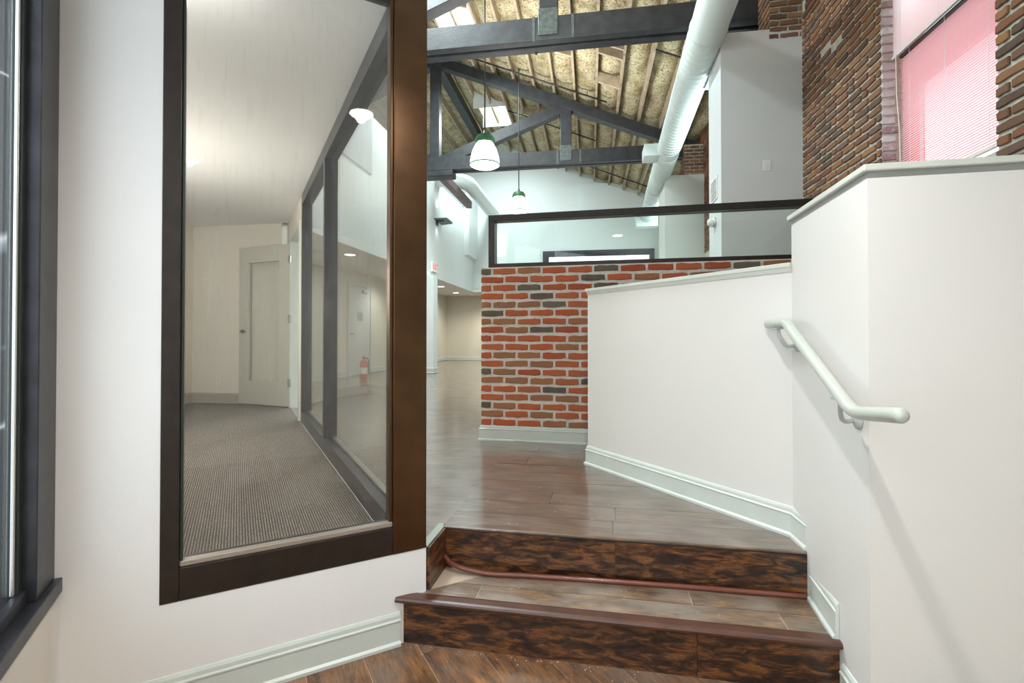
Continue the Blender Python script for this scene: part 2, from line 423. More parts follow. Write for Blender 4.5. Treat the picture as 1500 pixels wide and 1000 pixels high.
def wallbox(p, q, z0, z1, th, side=1):
    """upright slab from p to q, thickened by th to its left (side 1) or right"""
    p, q = Vector((p[0], p[1], 0)), Vector((q[0], q[1], 0)); d = (q-p).normalized(); n = Vector((-d.y, d.x, 0))*side
    return MB().obox(p+Vector((0, 0, z0)), q-p, n*th, Vector((0, 0, z1-z0)))
def quad(mb, a, b, c, d): return mb.add([a, b, c, d], [(0, 1, 2, 3)])
Z = Vector((0, 0, 1))

# ================================================================== THE SETTING
# ---- brick line slope helper points
D1 = Vector((1.127, 1.554, 0))                # corner of the two half walls beside the stairs
DV = Vector((.2, 1, 0)).normalized()          # run of the half wall beside the stairs
Dk = Vector((1.262, 2.215, 0))                # where it turns
Cf = Vector((.533, 3.458, 0))                 # far end of the white half wall
EU = Vector((1, -.2, 0)).normalized()
Ee = D1 + EU*1.50
RL = Vector((-.326, 2.348, 0)); RR = Vector((1.245, 2.067, 0)); RA = Vector((-.369, 2.120, 0))  # upper riser
RU = (RR-RL).normalized(); RN = Vector((-RU.y, RU.x, 0))   # RN points back
NL = Vector((-.476, 2.066, 0)); NR = Vector((1.186, 1.757, 0))
NU = (NR-NL).normalized(); NN = Vector((-NU.y, NU.x, 0))

# floor: base slabs (the boards lie on them)
def xy(v): return (v.x, v.y)
fb = MB()
fb.prism([xy(AD(-1.11, -3.6)), xy(AD(-1.11, 0)), xy(AD(.1, 0)), xy(RR), xy(D1+EU*.02), xy(D1), xy(D1+EU*1.5), xy(H(SB, .4)), xy(H(SB, -.8))], -.12, -.003)
M_seam = mat('dusty_seam', (.50, .40, .31), .9)
floor = struct('floor', fb, M_seam)
fu = MB()
fu.prism([xy(AD(.07, .12)), xy(RA), xy(RL), xy(RR), xy(Dk), xy(D1+DV*.02+EU*.12), xy(D1+EU*.12+DV*.12), xy(Ee+DV*.12), xy(H(SB, 2.5)), xy(H(SB, 18.6)), xy(H(SL, 18.6)), xy(H(SL, 6.6)), xy(H(-.40, 6.6)), xy(AD(.07, 5.04))], .10, UF-.010)
sub(floor, 'upper_floor_base', fu, W_up, kind='stuff')

# clip helpers for boards
def clip(poly, hp):
    for (px, py, nx, ny) in hp:
        out = []
        for i in range(len(poly)):
            a, b = poly[i], poly[(i+1) % len(poly)]
            da = (a[0]-px)*nx+(a[1]-py)*ny; db = (b[0]-px)*nx+(b[1]-py)*ny
            if da >= 0: out.append(a)
            if da*db < 0:
                t = da/(da-db); out.append((a[0]+(b[0]-a[0])*t, a[1]+(b[1]-a[1])*t))
        poly = out
        if len(poly) < 3: return []
    return poly
def boards(parent, name, org, du, width, rows, length, hp, z, th, m, r0=0, gap=.0020, seed=1, u0=-4, u1=4, offs=None):
    rnd = random.Random(seed); du = du.normalized(); dn = Vector((-du.y, du.x, 0))
    for r in range(r0, rows):
        u = u0 + (offs[r-r0] if offs else rnd.random()*length)
        while u < u1:
            L = length
            c = [org+du*(u+gap)+dn*(r*width+gap), org+du*(u+L-gap)+dn*(r*width+gap), org+du*(u+L-gap)+dn*((r+1)*width-gap), org+du*(u+gap)+dn*((r+1)*width-gap)]
            pl = clip([xy(p) for p in c], hp)
            u += L
            if not pl: continue
            cx = sum(p[0] for p in pl)/len(pl); cy = sum(p[1] for p in pl)/len(pl)
            ar = abs(sum(pl[i][0]*pl[(i+1) % len(pl)][1]-pl[(i+1) % len(pl)][0]*pl[i][1] for i in range(len(pl))))/2
            if ar < .0006: continue
            loc = []
            for p in pl:
                d = Vector((p[0]-cx, p[1]-cy, 0)); loc.append((d.dot(du), d.dot(dn)))
            mb = MB().prism(loc, -th, rnd.uniform(-.0006, .0006))
            o = build(name, mb, m, parent)
            off = Vector((0, 0, 0)); q = parent
            while q: off += q.location; q = q.parent
            o.location = Vector((cx, cy, z))-off; o.rotation_euler = (0, 0, math.atan2(du.y, du.x))
def half(p, d, side):
    """half-plane through p along d, keeping the left (1) or right (-1) side"""
    return (p.x, p.y, -d.y*side, d.x*side)
boards(floor, 'plank', AD(.045+.214*9, -2.6), EB, .214, 13, 1.25,
       [half(AD(0, 0), EA, -1), half(NL+NN*.03, NU, -1), half(D1, DV, 1), half(D1, EU, -1) if False else half(AD(-1.11, 0), EB, -1)], 0, .012, W_low, seed=3, u0=-.2, u1=3.2)
Cd = (Cf-Dk).normalized()
boards(floor, 'plank', RL+RN*.0, RU, .195, 11, 1.22,
       [half(AD(.07, 0), EB, -1), half(RA, RL-RA, -1), half(Dk+Vector((.02, 0, 0)), Cd, 1), half(RR, DV, 1)], UF, .010, W_up, seed=11, gap=.0013, u0=-2.2, u1=2.0)
# small office carpet
OFA = .0
cp = MB(); cp.prism([xy(AD(-1.6, .02)), xy(AD(-.03, .02)), xy(AD(-.03, 5.04)), xy(H(SL, 6.47)), xy(AD(-1.6, 5.35))], .25, UF-.002)
o = sub(floor, 'carpet', cp, M_carpet, label='brown ribbed office carpet')

# ---- front glass wall (entry frame), white painted
wl = MB()
wl.obox(AD(-1.11, 0, 0), EA*(1.11-.838), EB*.11, Z*CE)
wl.obox(AD(-.838, 0, 0), EA*(.838+.098), EB*.11, Z*(UF-.006))
struct('wall_front', wl, M_white)
# ---- storefront wall at the left edge: low wall and ceiling piece
wl = MB().obox(AD(-1.11, -3.6, 0), EB*3.6, EA*-.16, Z*.485)
struct('wall_left', wl, M_cream)
# exterior cladding beyond the storefront
pier = MB().obox(AD(-1.168, .02, -.3), EA*-2.4, EB*.10, Z*3.6)
struct('wall_exterior', pier, M_pier)
struct('wall_office_left', MB().obox(AD(-1.6, .12, UF-.1), EB*5.25, EA*-.1, Z*(CE-UF+.1)), M_cream)
struct('wall_entry_back', MB().obox(AD(-1.27, -3.6, -.05), EA*5.0, EB*-.1, Z*(CE+.1)), M_cream)
# ---- office back wall, low side wall
struct('wall_office_back', MB().obox(H(SL-.05, 6.49, UF-.02), HU*(1.75-.376+.0), HV*.12, Z*(CE-UF+.02)), M_cream)
struct('wall_side', MB().obox(H(SL, 5.6, UF-.02), HV*12.9, HU*-.1, Z*(CE-UF+.02)), M_beige)
struct('wall_far', MB().obox(H(SL-.1, 18.5, UF-.02), HU*8, HV*.1, Z*(CE-UF+.1)), M_beige)
# ---- bulkhead over the low area
bk = MB(); bk.obox(H(SK-.14, 6.49, CE), HV*(WG-6.49), HU*.14, Z*2.52)
struct('wall_bulkhead', bk, M_hall)
struct('wall_chase', MB().obox(H(SK, 15.6, 1.28+2.55), HV*(WG-15.6), HU*.16, Z*1.95), M_hall)
# ---- ceilings
low = MB()
low.prism([xy(AD(-1.6, .05)), xy(AD(.07, .05)), xy(AD(.07, 5.06)), xy(H(SL, 6.55)), xy(AD(-1.6, 5.4))], CE, CE+.14)
ceiling = struct('ceiling', low, M_ceil)
sub(ceiling, 'soffit', MB().obox(H(-5.9, 6.5, CE), HU*(5.9+SK-.14), HV*(12.2), Z*.14), M_soffit)
sub(ceiling, 'soffit', MB().obox(H(SK-.14, WG, CE), HU*(6.4), HV*1.9, Z*.14), M_soffit)
en = MB(); en.prism([xy(AD(-1.27, -3.7)), xy(AD(-1.27, 0)), xy(AD(-.36, .0)), xy(H(2.7, 2.2)), xy(H(SB, 2.2)), xy(H(SB, -1.2))], CE, CE+.12)
sub(ceiling, 'entry_ceiling', en, M_ceil)
# ---- gable wall, high walls
def roofz(s): return 7.85-.41*abs(s)     # underside of the joists
g = MB()
pts = [(-5.9, CE+.1), (SB, CE+.1), (SB, roofz(SB)+.3), (0, roofz(0)+.3), (-5.9, roofz(5.9)+.3)]
g.add([H(s, WG, z) for s, z in pts]+[H(s, WG+.15, z) for s, z in pts], [(4, 3, 2, 1, 0), (5, 6, 7, 8, 9)]+[(i, (i+1) % 5, 5+(i+1) % 5, 5+i) for i in range(5)])
struct('wall_gable', g, M_hall)
struct('wall_gable_panel', MB().obox(H(3.25, WG-.14, 5.32), HU*(SB-3.25-.6), HV*.14, Z*(roofz(3.9)-5.35)), M_hall)
struct('wall_gable_panel_upper', MB().obox(H(-4.6, WG-.5, 4.2), HU*4.0, HV*.5, Z*2.2), M_hall)
struct('wall_high_left', MB().obox(H(-5.9, 1.9, CE), HV*15.2, HU*-.12, Z*3.0), M_hall)
struct('wall_front_upper', MB().obox(H(-5.9, 2.08, CE+.13), HU*11.8, HV*.1, Z*5.4), M_hall)

# ---- old brick wall on the right, with the window opening
WW0, WW1, WZ0, WZ1 = 3.83, 4.98, 2.36, 4.72      # opening along the hall and in height
mw = MB()
mw.obox(H(SB+.012, -1.2, -.05), HV*(WW0+1.2), HU*.3, Z*6.2)
mw.obox(H(SB+.012, WW1, -.05), HV*(18.6-WW1), HU*.3, Z*6.2)
mw.obox(H(SB+.012, WW0, -.05), HV*(WW1-WW0), HU*.3, Z*(WZ0+.05))
mw.obox(H(SB+.012, WW0, WZ1), HV*(WW1-WW0), HU*.3, Z*(6.15-WZ1))
wall_right = struct('wall_right', mw, M_mortar2)

def brick_mesh(name, L, h, d, mats_, seed, j=.0048):
    """uneven brick: face toward -y, x along the course, z up, origin at its centre on the wall face"""
    rnd = random.Random(seed)
    xs = [-L/2, -L*.28, L*.05, L*.3, L/2]
    vs = []; fs = []
    ring = []
    top = [(x, h/2+rnd.uniform(-j, j*.6)) for x in xs]; bot = [(x, -h/2+rnd.uniform(-j*.6, j)) for x in xs]
    top[0] = (top[0][0]+rnd.uniform(0, j), top[0][1]-j*.6); top[-1] = (top[-1][0]-rnd.uniform(0, j), top[-1][1]-j*.6)
    bot[0] = (bot[0][0]+rnd.uniform(0, j), bot[0][1]+j*.6); bot[-1] = (bot[-1][0]-rnd.uniform(0, j), bot[-1][1]+j*.6)
    outl = top + bot[::-1]; n = len(outl)
    ins = .004
    back = [(x, 0.0, z) for x, z in outl]
    mid = [(x, -d*.7, z) for x, z in outl]
    fr = [(x*(1-2*ins/L), -d+rnd.uniform(-.0012, .0012), z*(1-2*ins/h)) for x, z in outl]
    vs = back+mid+fr
    for a in (0, n):
        for i in range(n):
            k = (i+1) % n; fs.append((a+i, a+k, a+n+k, a+n+i))
    q = 2*n
    for i in range(4): fs.append((q+i, q+i+1, q+n-2-i, q+n-1-i))
    me = bpy.data.meshes.new(name); me.from_pydata(vs, [], fs)
    import bmesh
    bm = bmesh.new(); bm.from_mesh(me); bmesh.ops.recalc_face_normals(bm, faces=bm.faces); bm.to_mesh(me); bm.free()
    me.materials.append(mats_)
    return me
BC, BP = .0732, .2185      # course and brick pitch
cache = {}
def bmesh_for(kind, L, d=.012):
    Lq = round(L, 2)
    key = (kind, Lq, random.randrange(4))
    if key not in cache:
        m_ = {'R': B_red, 'O': B_tan, 'D': B_dark, 'B': B_old, 'W': B_wash}[kind]
        h = .0515 if kind in 'ROD' else .0535
        cache[key] = brick_mesh('brick', Lq, h, d, m_, hash(key[1:]) % 999+len(cache))
    return cache[key]
def lay_wall(parent, org, du, width, z0, courses, kind_of, joint=.019, d=.012, cut=None, phase=0, only=None):
    """bricks on a wall face running along du from org; the face looks to the right of du (-normal)"""
    ang = math.atan2(du.y, du.x); n = 0
    for c in range(courses):
        x = 0.0; first = True; k = 0
        while x < width-.02:
            L = BP-joint
            if first and (c+phase) % 2 == 0: L = BP/2-joint
            elif kind_of == 'B' and random.random() < .13: L = BP*.5-joint
            L = min(L, width-x)
            if L > .025:
                xc = x+L/2; zc = z0+c*BC+BC/2
                kd = kind_of(c, k) if callable(kind_of) else kind_of
                if (only is None or only(xc, zc)) and not (cut and cut(xc, zc)):
                    jit = random.uniform(-.0025, .0025)
                    o = bpy.data.objects.new('brick', bmesh_for(kd, L, d)); C.objects.link(o); o.parent = parent
                    o.location = org+du*xc+Z*(zc+jit); o.rotation_euler = (random.uniform(-.01, .01), random.uniform(-.012, .012), ang)
                    n += 1
            x += L+joint; first = False; k += 1
    return n
# patch of missing brick (smeared mortar)
def patched(xc, zc, w0=None): return False
random.seed(21)
# face of wall_right looks to -s : run along -HV so that the face (to the right of du) points to -HU
nb = 0
zb = 2.5
def seg(w_hi, w_lo, z0, courses, phase=0, cut=None):
    return lay_wall(wall_right, H(SB+.012, w_hi), -HV, w_hi-w_lo, z0, courses, 'B', joint=.019, d=.016, phase=phase, cut=cut)
cutf = lambda xc, zc: (.62 < xc < .82 and 4.05 < zc < 4.12) or (.50 < xc < .66 and 4.12 < zc < 4.19)
nb += seg(6.46, WW1, 2.52, 31, cut=cutf)
nb += seg(WW0, 3.25, 2.22, 15)
# the rest of that wall: bricks beyond the individual ones, joined
def joined_bricks(name, parent, w_hi, w_lo, z0, courses, m, seed):
    rnd = random.Random(seed); mb = MB()
    for c in range(courses):
        w = w_hi-(rnd.random()*.1)
        while w > w_lo+.05:
            L = (BP if rnd.random() > .15 else BP/2)-.015
            L = min(L, w-w_lo)
            mb.obox(H(SB-.004+rnd.uniform(-.001, .002), w-L, z0+c*BC+.008), HV*L, HU*.018, Z*(BC-.015))
            w -= L+.015
    o = build(name, mb, m, parent, kind='stuff'); return o
def multi_old():
    m = bpy.data.materials.new('old_brick_far'); m.use_nodes = True; nt = m.node_tree; b = nt.nodes['Principled BSDF']
    g = nt.nodes.new('ShaderNodeNewGeometry')
    r = ramp(nt, [(0, (.17, .065, .035)), (.25, (.10, .055, .038)), (.45, (.26, .11, .05)), (.6, (.12, .06, .045)), (.8, (.32, .15, .07)), (1, (.15, .055, .035))])
    nt.links.new(g.outputs['Random Per Island'], r.inputs[0]); nt.links.new(r.outputs[0], b.inputs['Base Color']); b.inputs['Roughness'].default_value = .9
    return m
B_far = multi_old()
joined_bricks('far_bricks', wall_right, 15.5, 6.5, 3.0, 42, B_far, 3)
joined_bricks('upper_bricks', wall_right, 6.46, WW1, 2.52+31*BC, 12, B_far, 4)
joined_bricks('upper_bricks', wall_right, WW0, 2.4, 2.22+15*BC, 20, B_far, 5)
joined_bricks('near_bricks', wall_right, 3.24, 2.4, 2.22, 15, B_far, 6)
joined_bricks('lower_bricks', wall_right, 6.46, 1.0, UF, 25, B_far, 8)
joined_bricks('lower_bricks', wall_right, 6.46, WW1, UF+25*BC, 4, B_far, 9)
joined_bricks('near_bricks', wall_right, 2.39, .6, 2.22, 35, B_far, 10)
# whitewashed reveal of the window opening (faces the camera)
random.seed(5)
for c in range(26):
    L = random.choice((.10, .118, .108))
    o = bpy.data.objects.new('reveal_brick', bmesh_for('W', L, .02)); C.objects.link(o); o.parent = wall_right
    o.location = H(SB+.004+L/2, WW1, 2.40+c*BC+BC/2); o.rotation_euler = (0, random.uniform(-.03, .03), math.atan2(HU.y, HU.x))
# brick piers carrying the trusses
def pier_bricks(name, s0, w0, wd, z0, z1):
    mb = MB(); mb.obox(H(s0+.012, w0+.012, z0), HU*(SB-s0), HV*(wd), Z*(z1-z0))
    p = struct(name, mb, M_mortar2)
    ang = math.atan2(HU.y, HU.x)
    n = int((z1-z0)/BC)
    for c in range(n):
        x = 0; W = SB-s0
        first = c % 2 == 0
        while x < W-.02:
            L = (.10 if first else .19); L = min(L, W-x)
            o = bpy.data.objects.new('brick', bmesh_for('B', L, .016)); C.objects.link(o); o.parent = p
            o.location = H(s0+x+L/2, w0+.012, z0+c*BC+BC/2); o.rotation_euler = (0, 0, ang)
            x += L+.014; first = False
        x = 0; first = c % 2 == 1
        while x < wd-.02:
            L = (.10 if first else .19); L = min(L, wd-x)
            o = bpy.data.objects.new('brick', bmesh_for('B', L, .016)); C.objects.link(o); o.parent = p
            o.location = H(s0+.012, w0+wd-x-L/2, z0+c*BC+BC/2); o.rotation_euler = (0, 0, math.atan2(-HV.y, -HV.x))
            x += L+.014; first = False
    return p
pier_bricks('wall_pier_near', 5.55, 6.47, .36, 4.62, 5.5)
pier_bricks('wall_pier_far', 5.50, 11.3, .36, 4.62, 5.3)

# ---- window in the brick wall
win = MB()
SWn = SB+.125
for (w0, w1, z0, z1) in ((WW0, WW0+.05, WZ0, WZ1), (WW1-.10, WW1, WZ0, WZ1), (WW0, WW1, WZ0, WZ0+.05), (WW0, WW1, WZ1-.05, WZ1), (WW0, WW1, 3.50, 3.56)):
    win.obox(H(SWn+.05, w0, z0), HV*(w1-w0), HU*.05, Z*(z1-z0))
window_1 = struct('window_1', win, M_red)
sub(window_1, 'pane', MB().obox(H(SWn+.075, WW0+.05, WZ0+.05), HV*(WW1-WW0-.1), HU*.006, Z*(WZ1-WZ0-.1)), M_glassw)
aw = MB()   # red cloth hung outside, across the middle of the opening and down its far side
quad(aw, H(SB+.35, WW0-.2, 3.33), H(SB+.35, WW1+.2, 3.33), H(SB+.33, WW1+.2, 3.72), H(SB+.33, WW0-.2, 3.72))
quad(aw, H(SB+.33, WW1+.02, WZ0-.1), H(SB+.33, WW1+.2, WZ0-.1), H(SB+.33, WW1+.2, WZ1+.1), H(SB+.33, WW1+.02, WZ1+.1))
o = build('awning', aw, M_awning); tag(o, 'red cloth hanging outside the brick wall window', 'awning')
sm = o.modifiers.new('s', 'SOLIDIFY'); sm.thickness = .004

def blind(name, z0, z1, s, n, tilt, m, label, w0, w1, rail_m):
    t = thing(name, H(s, (w0+w1)/2, z1), label, 'blind')
    up = t.location
    ang = math.atan2(HV.y, HV.x)
    me = bpy.data.meshes.new('slat')
    W = w1-w0; wd = .025
    vs = []
    for x in (-W/2, W/2):
        for k, y in enumerate((-wd/2, 0, wd/2)):
            vs.append((x, y, .0022 if k == 1 else 0))
    me.from_pydata(vs, [], [(0, 3, 4, 1), (1, 4, 5, 2)]); me.materials.append(m)
    for i in range(n):
        o = link('slat', me, t)
        z = z0+(i+.5)*(z1-z0-.03)/n
        o.location = Vector((0, 0, z-z1)); o.rotation_euler = (tilt, 0, ang)
        o.rotation_mode = 'XYZ'
    sub(t, 'head_rail', MB().obox(H(s-.014, w0, z1-.022), HV*W, HU*.028, Z*.022), M_black if name == 'lower_blind' else rail_m)  # lower rail is black to stand for the shadow line between the blinds
    sub(t, 'bottom_rail', MB().obox(H(s-.011, w0, z0-.012), HV*W, HU*.022, Z*.014), rail_m)
    for w in (w0+.12, (w0+w1)/2, w1-.12):
        sub(t, 'ladder_cord', MB().tube([H(s-.014, w, z1), H(s-.014, w, z0)], .0014, 5), rail_m)
    return t
blind('lower_blind', 2.44, 3.50, SB+.10, 58, math.radians(-6), M_slat, 'white slatted blind with a pink glow painted into it, filling the lower half of the brick wall window', WW0+.05, WW1-.10, M_plate)
blind('upper_blind', 3.515, 4.66, SB+.075, 60, math.radians(78), M_shade, 'bright closed white blind in the upper half of the brick wall window', WW0+.03, WW1-.04, M_plate)
cd = build('blind_cord', MB().tube([H(SB+.06, WW1-.10, 3.53), H(SB+.06, WW1-.105, 3.2), H(SB+.065, WW1-.13, 2.9), H(SB+.06, WW1-.15, 2.42)], .003, 6), M_plate)
tag(cd, 'white pull cord hanging at the left side of the lower window blind', 'cord')

# ---- half walls beside the stairs
def halfwall(name, p, q, z1, th, side, m=M_half, ext0=0, ext1=0):
    d = (q-p).normalized(); n = Vector((-d.y, d.x, 0))*side
    return p, q, d, n
hw = MB()
TH_ = .12
d1n = Vector((DV.y, -DV.x, 0))      # outward to the right of the D wall
En = Vector((.2, 1, 0)).normalized()
# D (beside the stairs) and E (facing the camera) share one height
hD = 1.28+.520
pD = [xy(D1), xy(Dk), xy(Dk+d1n*TH_), xy(D1+d1n*TH_+DV*TH_), xy(Ee+En*TH_), xy(Ee)]
hw.prism(pD, -.01, hD)
struct('wall_stair_side', hw, M_half)
cn = Vector((Cd.y, -Cd.x, 0))       # right of the C run
hC = 1.28+.310
hc = MB().prism([xy(Dk), xy(Cf), xy(Cf+cn*TH_), xy(Dk+cn*TH_*.9+d1n*.05)], UF-.02, hC)
struct('wall_half_white', hc, M_half)
# caps (painted trim with a small moulding beneath)
def cap(name, poly_fn, z, parts):
    pass
ov = .016
c1 = MB(); 
pc = [xy(D1-EU*ov-En*ov), xy(Dk-d1n*ov+DV*.012), xy(Dk+d1n*(TH_+ov)+DV*.012), xy(D1+d1n*(TH_+ov)+DV*(TH_+ov)), xy(Ee+En*(TH_+ov)), xy(Ee-En*ov)]
c1.prism(pc, hD, hD+.022)
t1 = struct('trim_1', c1, M_cap, bevel=.004)
m1 = MB().profile([xy(Ee), xy(D1), xy(Dk)], [(0, hD-.02), (.006, hD-.02), (.012, hD), (0, hD)], -1)
sub(t1, 'cap_moulding', m1, M_cap)
c2 = MB().prism([xy(Dk-cn*ov), xy(Cf-cn*ov+Cd*ov), xy(Cf+cn*(TH_+ov)+Cd*ov), xy(Dk+cn*(TH_*.9))], hC, hC+.022)
t2 = struct('trim_2', c2, M_cap, bevel=.004)
m2 = MB().profile([xy(Dk), xy(Cf)], [(0, hC-.02), (.006, hC-.02), (.012, hC), (0, hC)], 1)
sub(t2, 'cap_moulding', m2, M_cap)

# ---- baseboards
def bprof(z):
    return [(0, z), (.022, z), (.022, z+.012), (.013, z+.020), (.012, z+.095), (.0155, z+.099), (.0155, z+.104), (.010, z+.108), (.009, z+.122), (.004, z+.132), (0, z+.134)]
struct('baseboard_front', MB().profile([xy(AD(-1.11, 0)), xy(AD(-.016, 0))], bprof(0), -1), M_trim)
struct('baseboard_stair_upper', MB().profile([xy(Cf+cn*.02+Cd*.0), xy(Cf), xy(Dk), xy(RR+DV*.0)], bprof(UF), -1), M_trim)
struct('baseboard_stair_middle', MB().profile([xy(RR-DV*.03), xy(D1+DV*.218)], bprof(TR), -1), M_trim)
struct('baseboard_stair_lower', MB().profile([xy(D1+DV*.185), xy(D1), xy(Ee)], bprof(0), -1), M_trim)
struct('baseboard_office', MB().profile([xy(AD(-1.6, 5.2)), xy(H(SL, 6.49)), xy(H(SK-.05, 6.49))], bprof(UF), -1), mat('beige_base', (.42, .38, .32), .5))
struct('baseboard_side', MB().profile([xy(H(SL, 6.7)), xy(H(SL, 18.5)), xy(H(4, 18.5))], bprof(UF), -1), M_trim)

# ---- brick guard wall with its glass
G0 = Vector((-.272, 4.325, 0)); GU = Vector((1, -.212, 0)).normalized(); GN = Vector((-GU.y, GU.x, 0))
GL = 3.30
hG = 1.28+.602
gm = MB().obox(G0+GU*.002+GN*.012+Z*(UF-.01), GU*GL, GN*.13, Z*(hG-UF+.01))
guard = struct('wall_brick_guard', gm, M_mortar)
rowsT = ["DRORRDRR", "RRRRDRORO", "RRDRRDRR", "RRDRRRRO", "OOODRRDR", "DRRRRRO", "OORRORR", "RODRRRR", "RRRROOR", "RRRORR", "ROORRR", "ROORRR", "DORRRRO", "OOORDR", "RRRDRR", "RROORD", "DORRR", "OROR", "RRROO"]
rowsT = rowsT[::-1]
def gk(c, k):
    r = rowsT[c] if c < len(rowsT) else 'R'
    if k < len(r): return r[k]
    return random.choice('RRRRRODR')
random.seed(9)
z0g = hG-19*BC
lay_wall(guard, G0+GN*.012, GU, GL-.2, z0g, 19, gk, joint=.021, d=.013, phase=0)
struct('baseboard_guard', MB().profile([xy(G0-GU*.0+GN*.12), xy(G0), xy(G0+GU*GL)], [(o_+.0, z_-.012) for o_, z_ in bprof(UF)], -1), M_trim)
gf = thing('glass_guard', G0+GU*.07+Z*hG, 'dark bronze framed glass screen on top of the red brick guard wall', 'glass screen')
gx0, gx1, gz0, gz1 = .06, GL, hG, hG+.465
def gbar(x0, x1, z0, z1, nm): return sub(gf, nm, MB().obox(G0+GU*x0+GN*.02+Z*z0, GU*(x1-x0), GN*.10, Z*(z1-z0)), M_bronze, bevel=.003)
gbar(gx0, gx1, gz1-.055, gz1, 'top_rail'); gbar(gx0, gx1, gz0, gz0+.035, 'bottom_rail'); gbar(gx0, gx0+.055, gz0+.035, gz1-.055, 'stile')
gbar(gx1-.05, gx1, gz0+.035, gz1-.055, 'stile')
sub(gf, 'glass_pane', MB().obox(G0+GU*(gx0+.055)+GN*.075+Z*(gz0+.035), GU*(gx1-gx0-.105), GN*.008, Z*(gz1-gz0-.09)), M_glass2)

# ================================================================== GLASS WALLS OF THE OFFICE
fw = thing('front_glazed_frame', AD(-.37, 0, UF), 'tall dark bronze framed window over the white wall left of the stairs', 'window frame')
# front window: post, stile, sill rail, head rail
def fbar(nm, a0, a1, d0, d1, z0, z1, m=M_bronze, bv=.003, par=fw, label=None):
    return sub(par, nm, MB().obox(AD(a0, d0, z0), EA*(a1-a0), EB*(d1-d0), Z*(z1-z0)), m, bevel=bv, label=label)
fbar('corner_post', -.046, .098, -.004, .11, UF-.006, CE, M_bronze_lit, label='bronze corner post, its brown sheen put into the colour')
fbar('stile', -.838, -.783, -.004, .11, UF-.004, CE)
fbar('sill_rail', -.783, -.046, -.004, .11, UF-.004, UF+.108)
fbar('head_rail', -.783, -.046, -.004, .11, CE-.05, CE)
fbar('glazing_stop', -.783, -.046, .004, .036, UF+.108, UF+.128, M_stop)
fbar('glazing_stop', -.783, -.774, .004, .034, UF+.128, CE-.05, M_gasket)
fbar('glazing_stop', -.060, -.046, .006, .045, UF+.128, CE-.05, M_bronze_lit)
sub(fw, 'glass_pane', MB().obox(AD(-.774, .038, UF+.12), EA*.715, EB*.008, Z*(CE-.05-UF-.12)), M_glass)
sw = thing('side_glazed_partition', AD(.02, 2.0, UF), 'long dark framed glass partition running back from the corner post to the office door', 'glass partition')
def sbar(nm, d0, d1, z0, z1, a0=-.03, a1=.07, m=M_dark, bv=.003):
    return sub(sw, nm, MB().obox(AD(a0, d0, z0), EA*(a1-a0), EB*(d1-d0), Z*(z1-z0)), m, bevel=bv)
sbar('bottom_rail', .112, 3.575, UF-.002, UF+.11)
sbar('top_rail', .112, 3.575, CE-.11, CE)
sbar('mullion', 2.00, 2.055, UF+.11, CE-.11)
sbar('end_stile', 3.52, 3.575, UF+.11, CE-.11)
sbar('start_stile', .112, .15, UF+.11, CE-.11)
for (d0, d1) in ((.15, 2.0), (2.055, 3.52)):
    sub(sw, 'glass_pane', MB().obox(AD(.02, d0, UF+.11), EA*.008, EB*(d1-d0), Z*(CE-UF-.22)), M_glass)
    sbar('glazing_stop', d0, d1, UF+.11, UF+.125, .028, .06, M_stop, .001)
# wall with the office door, in line with that partition
DO0, DO1, DH = 3.70, 4.72, UF+2.09
ow = MB(); ow.obox(AD(-.03, 3.575, UF-.01), EA*.10, EB*(DO0-.05-3.575), Z*(CE-UF+.01))
ow.obox(AD(-.03, DO1+.05, UF-.01), EA*.10, EB*(5.05-DO1-.05), Z*(CE-UF+.01))
ow.obox(AD(-.03, DO0-.05, DH+.04), EA*.10, EB*(DO1-DO0+.10), Z*(CE-DH-.04))
struct('wall_office_right', ow, M_cream)
df = MB()
df.obox(AD(-.045, DO0-.05, UF), EA*.13, EB*.05, Z*(DH-UF+.04)); df.obox(AD(-.045, DO1, UF), EA*.13, EB*.05, Z*(DH-UF+.04)); df.obox(AD(-.045, DO0, DH), EA*.13, EB*(DO1-DO0), Z*.04)
struct('door_frame_1', df, M_trim)
# office door leaf, open into the room, hinged at the far jamb
hp_ = AD(-.045, DO1-.005, 0); tip = Vector((-3.66, 6.56, 0))
ld = (tip-hp_).normalized(); tip = hp_+ld*.93
ln = Vector((-ld.y, ld.x, 0))
if ln.y < 0: ln = -ln
door = thing('office_door', Vector((hp_.x, hp_.y, UF)), 'greige door with a tall glass panel standing open inside the office', 'door')
LW, LH, LT = .93, 2.05, .045
def leaf(x0, x1, z0, z1, nm, m, t0=0, t1=LT): return sub(door, nm, MB().obox(hp_+ld*x0+ln*t0+Z*(UF+.012+z0), ld*(x1-x0), ln*(t1-t0), Z*(z1-z0)), m, bevel=.002)
leaf(0, .19, 0, LH, 'stile', M_door); leaf(LW-.17, LW, 0, LH, 'stile', M_door)
leaf(.19, LW-.17, 0, .30, 'rail', M_door); leaf(.19, LW-.17, LH-.20, LH, 'rail', M_door)
leaf(.19, LW-.17, .30, LH-.20, 'glass_pane', M_glass, .02, .026)
for hz in (.25, 1.05, 1.80):
    leaf(-.012, .028, hz, hz+.10, 'hinge', M_chrome, -.004, .012)
hb = MB(); hp2 = hp_+ld*(LW-.07)+Z*(UF+.96)
hb.lathe(hp2-ln*.001, [(0, 0), (.028, 0), (.028, .008), (.012, .012), (.010, .04), (0, .04)], 14, -ln)
hb.tube([hp2-ln*.04, hp2-ln*.045+ld*-.03, hp2-ln*.045+ld*-.11], .009, 8)
sub(door, 'lever_handle', hb, M_leverm, smooth=True)
hb = MB(); hb.lathe(hp2+ln*(LT+.001), [(0, 0), (.028, 0), (.028, .008), (.012, .012), (.010, .04), (0, .04)], 14, ln)
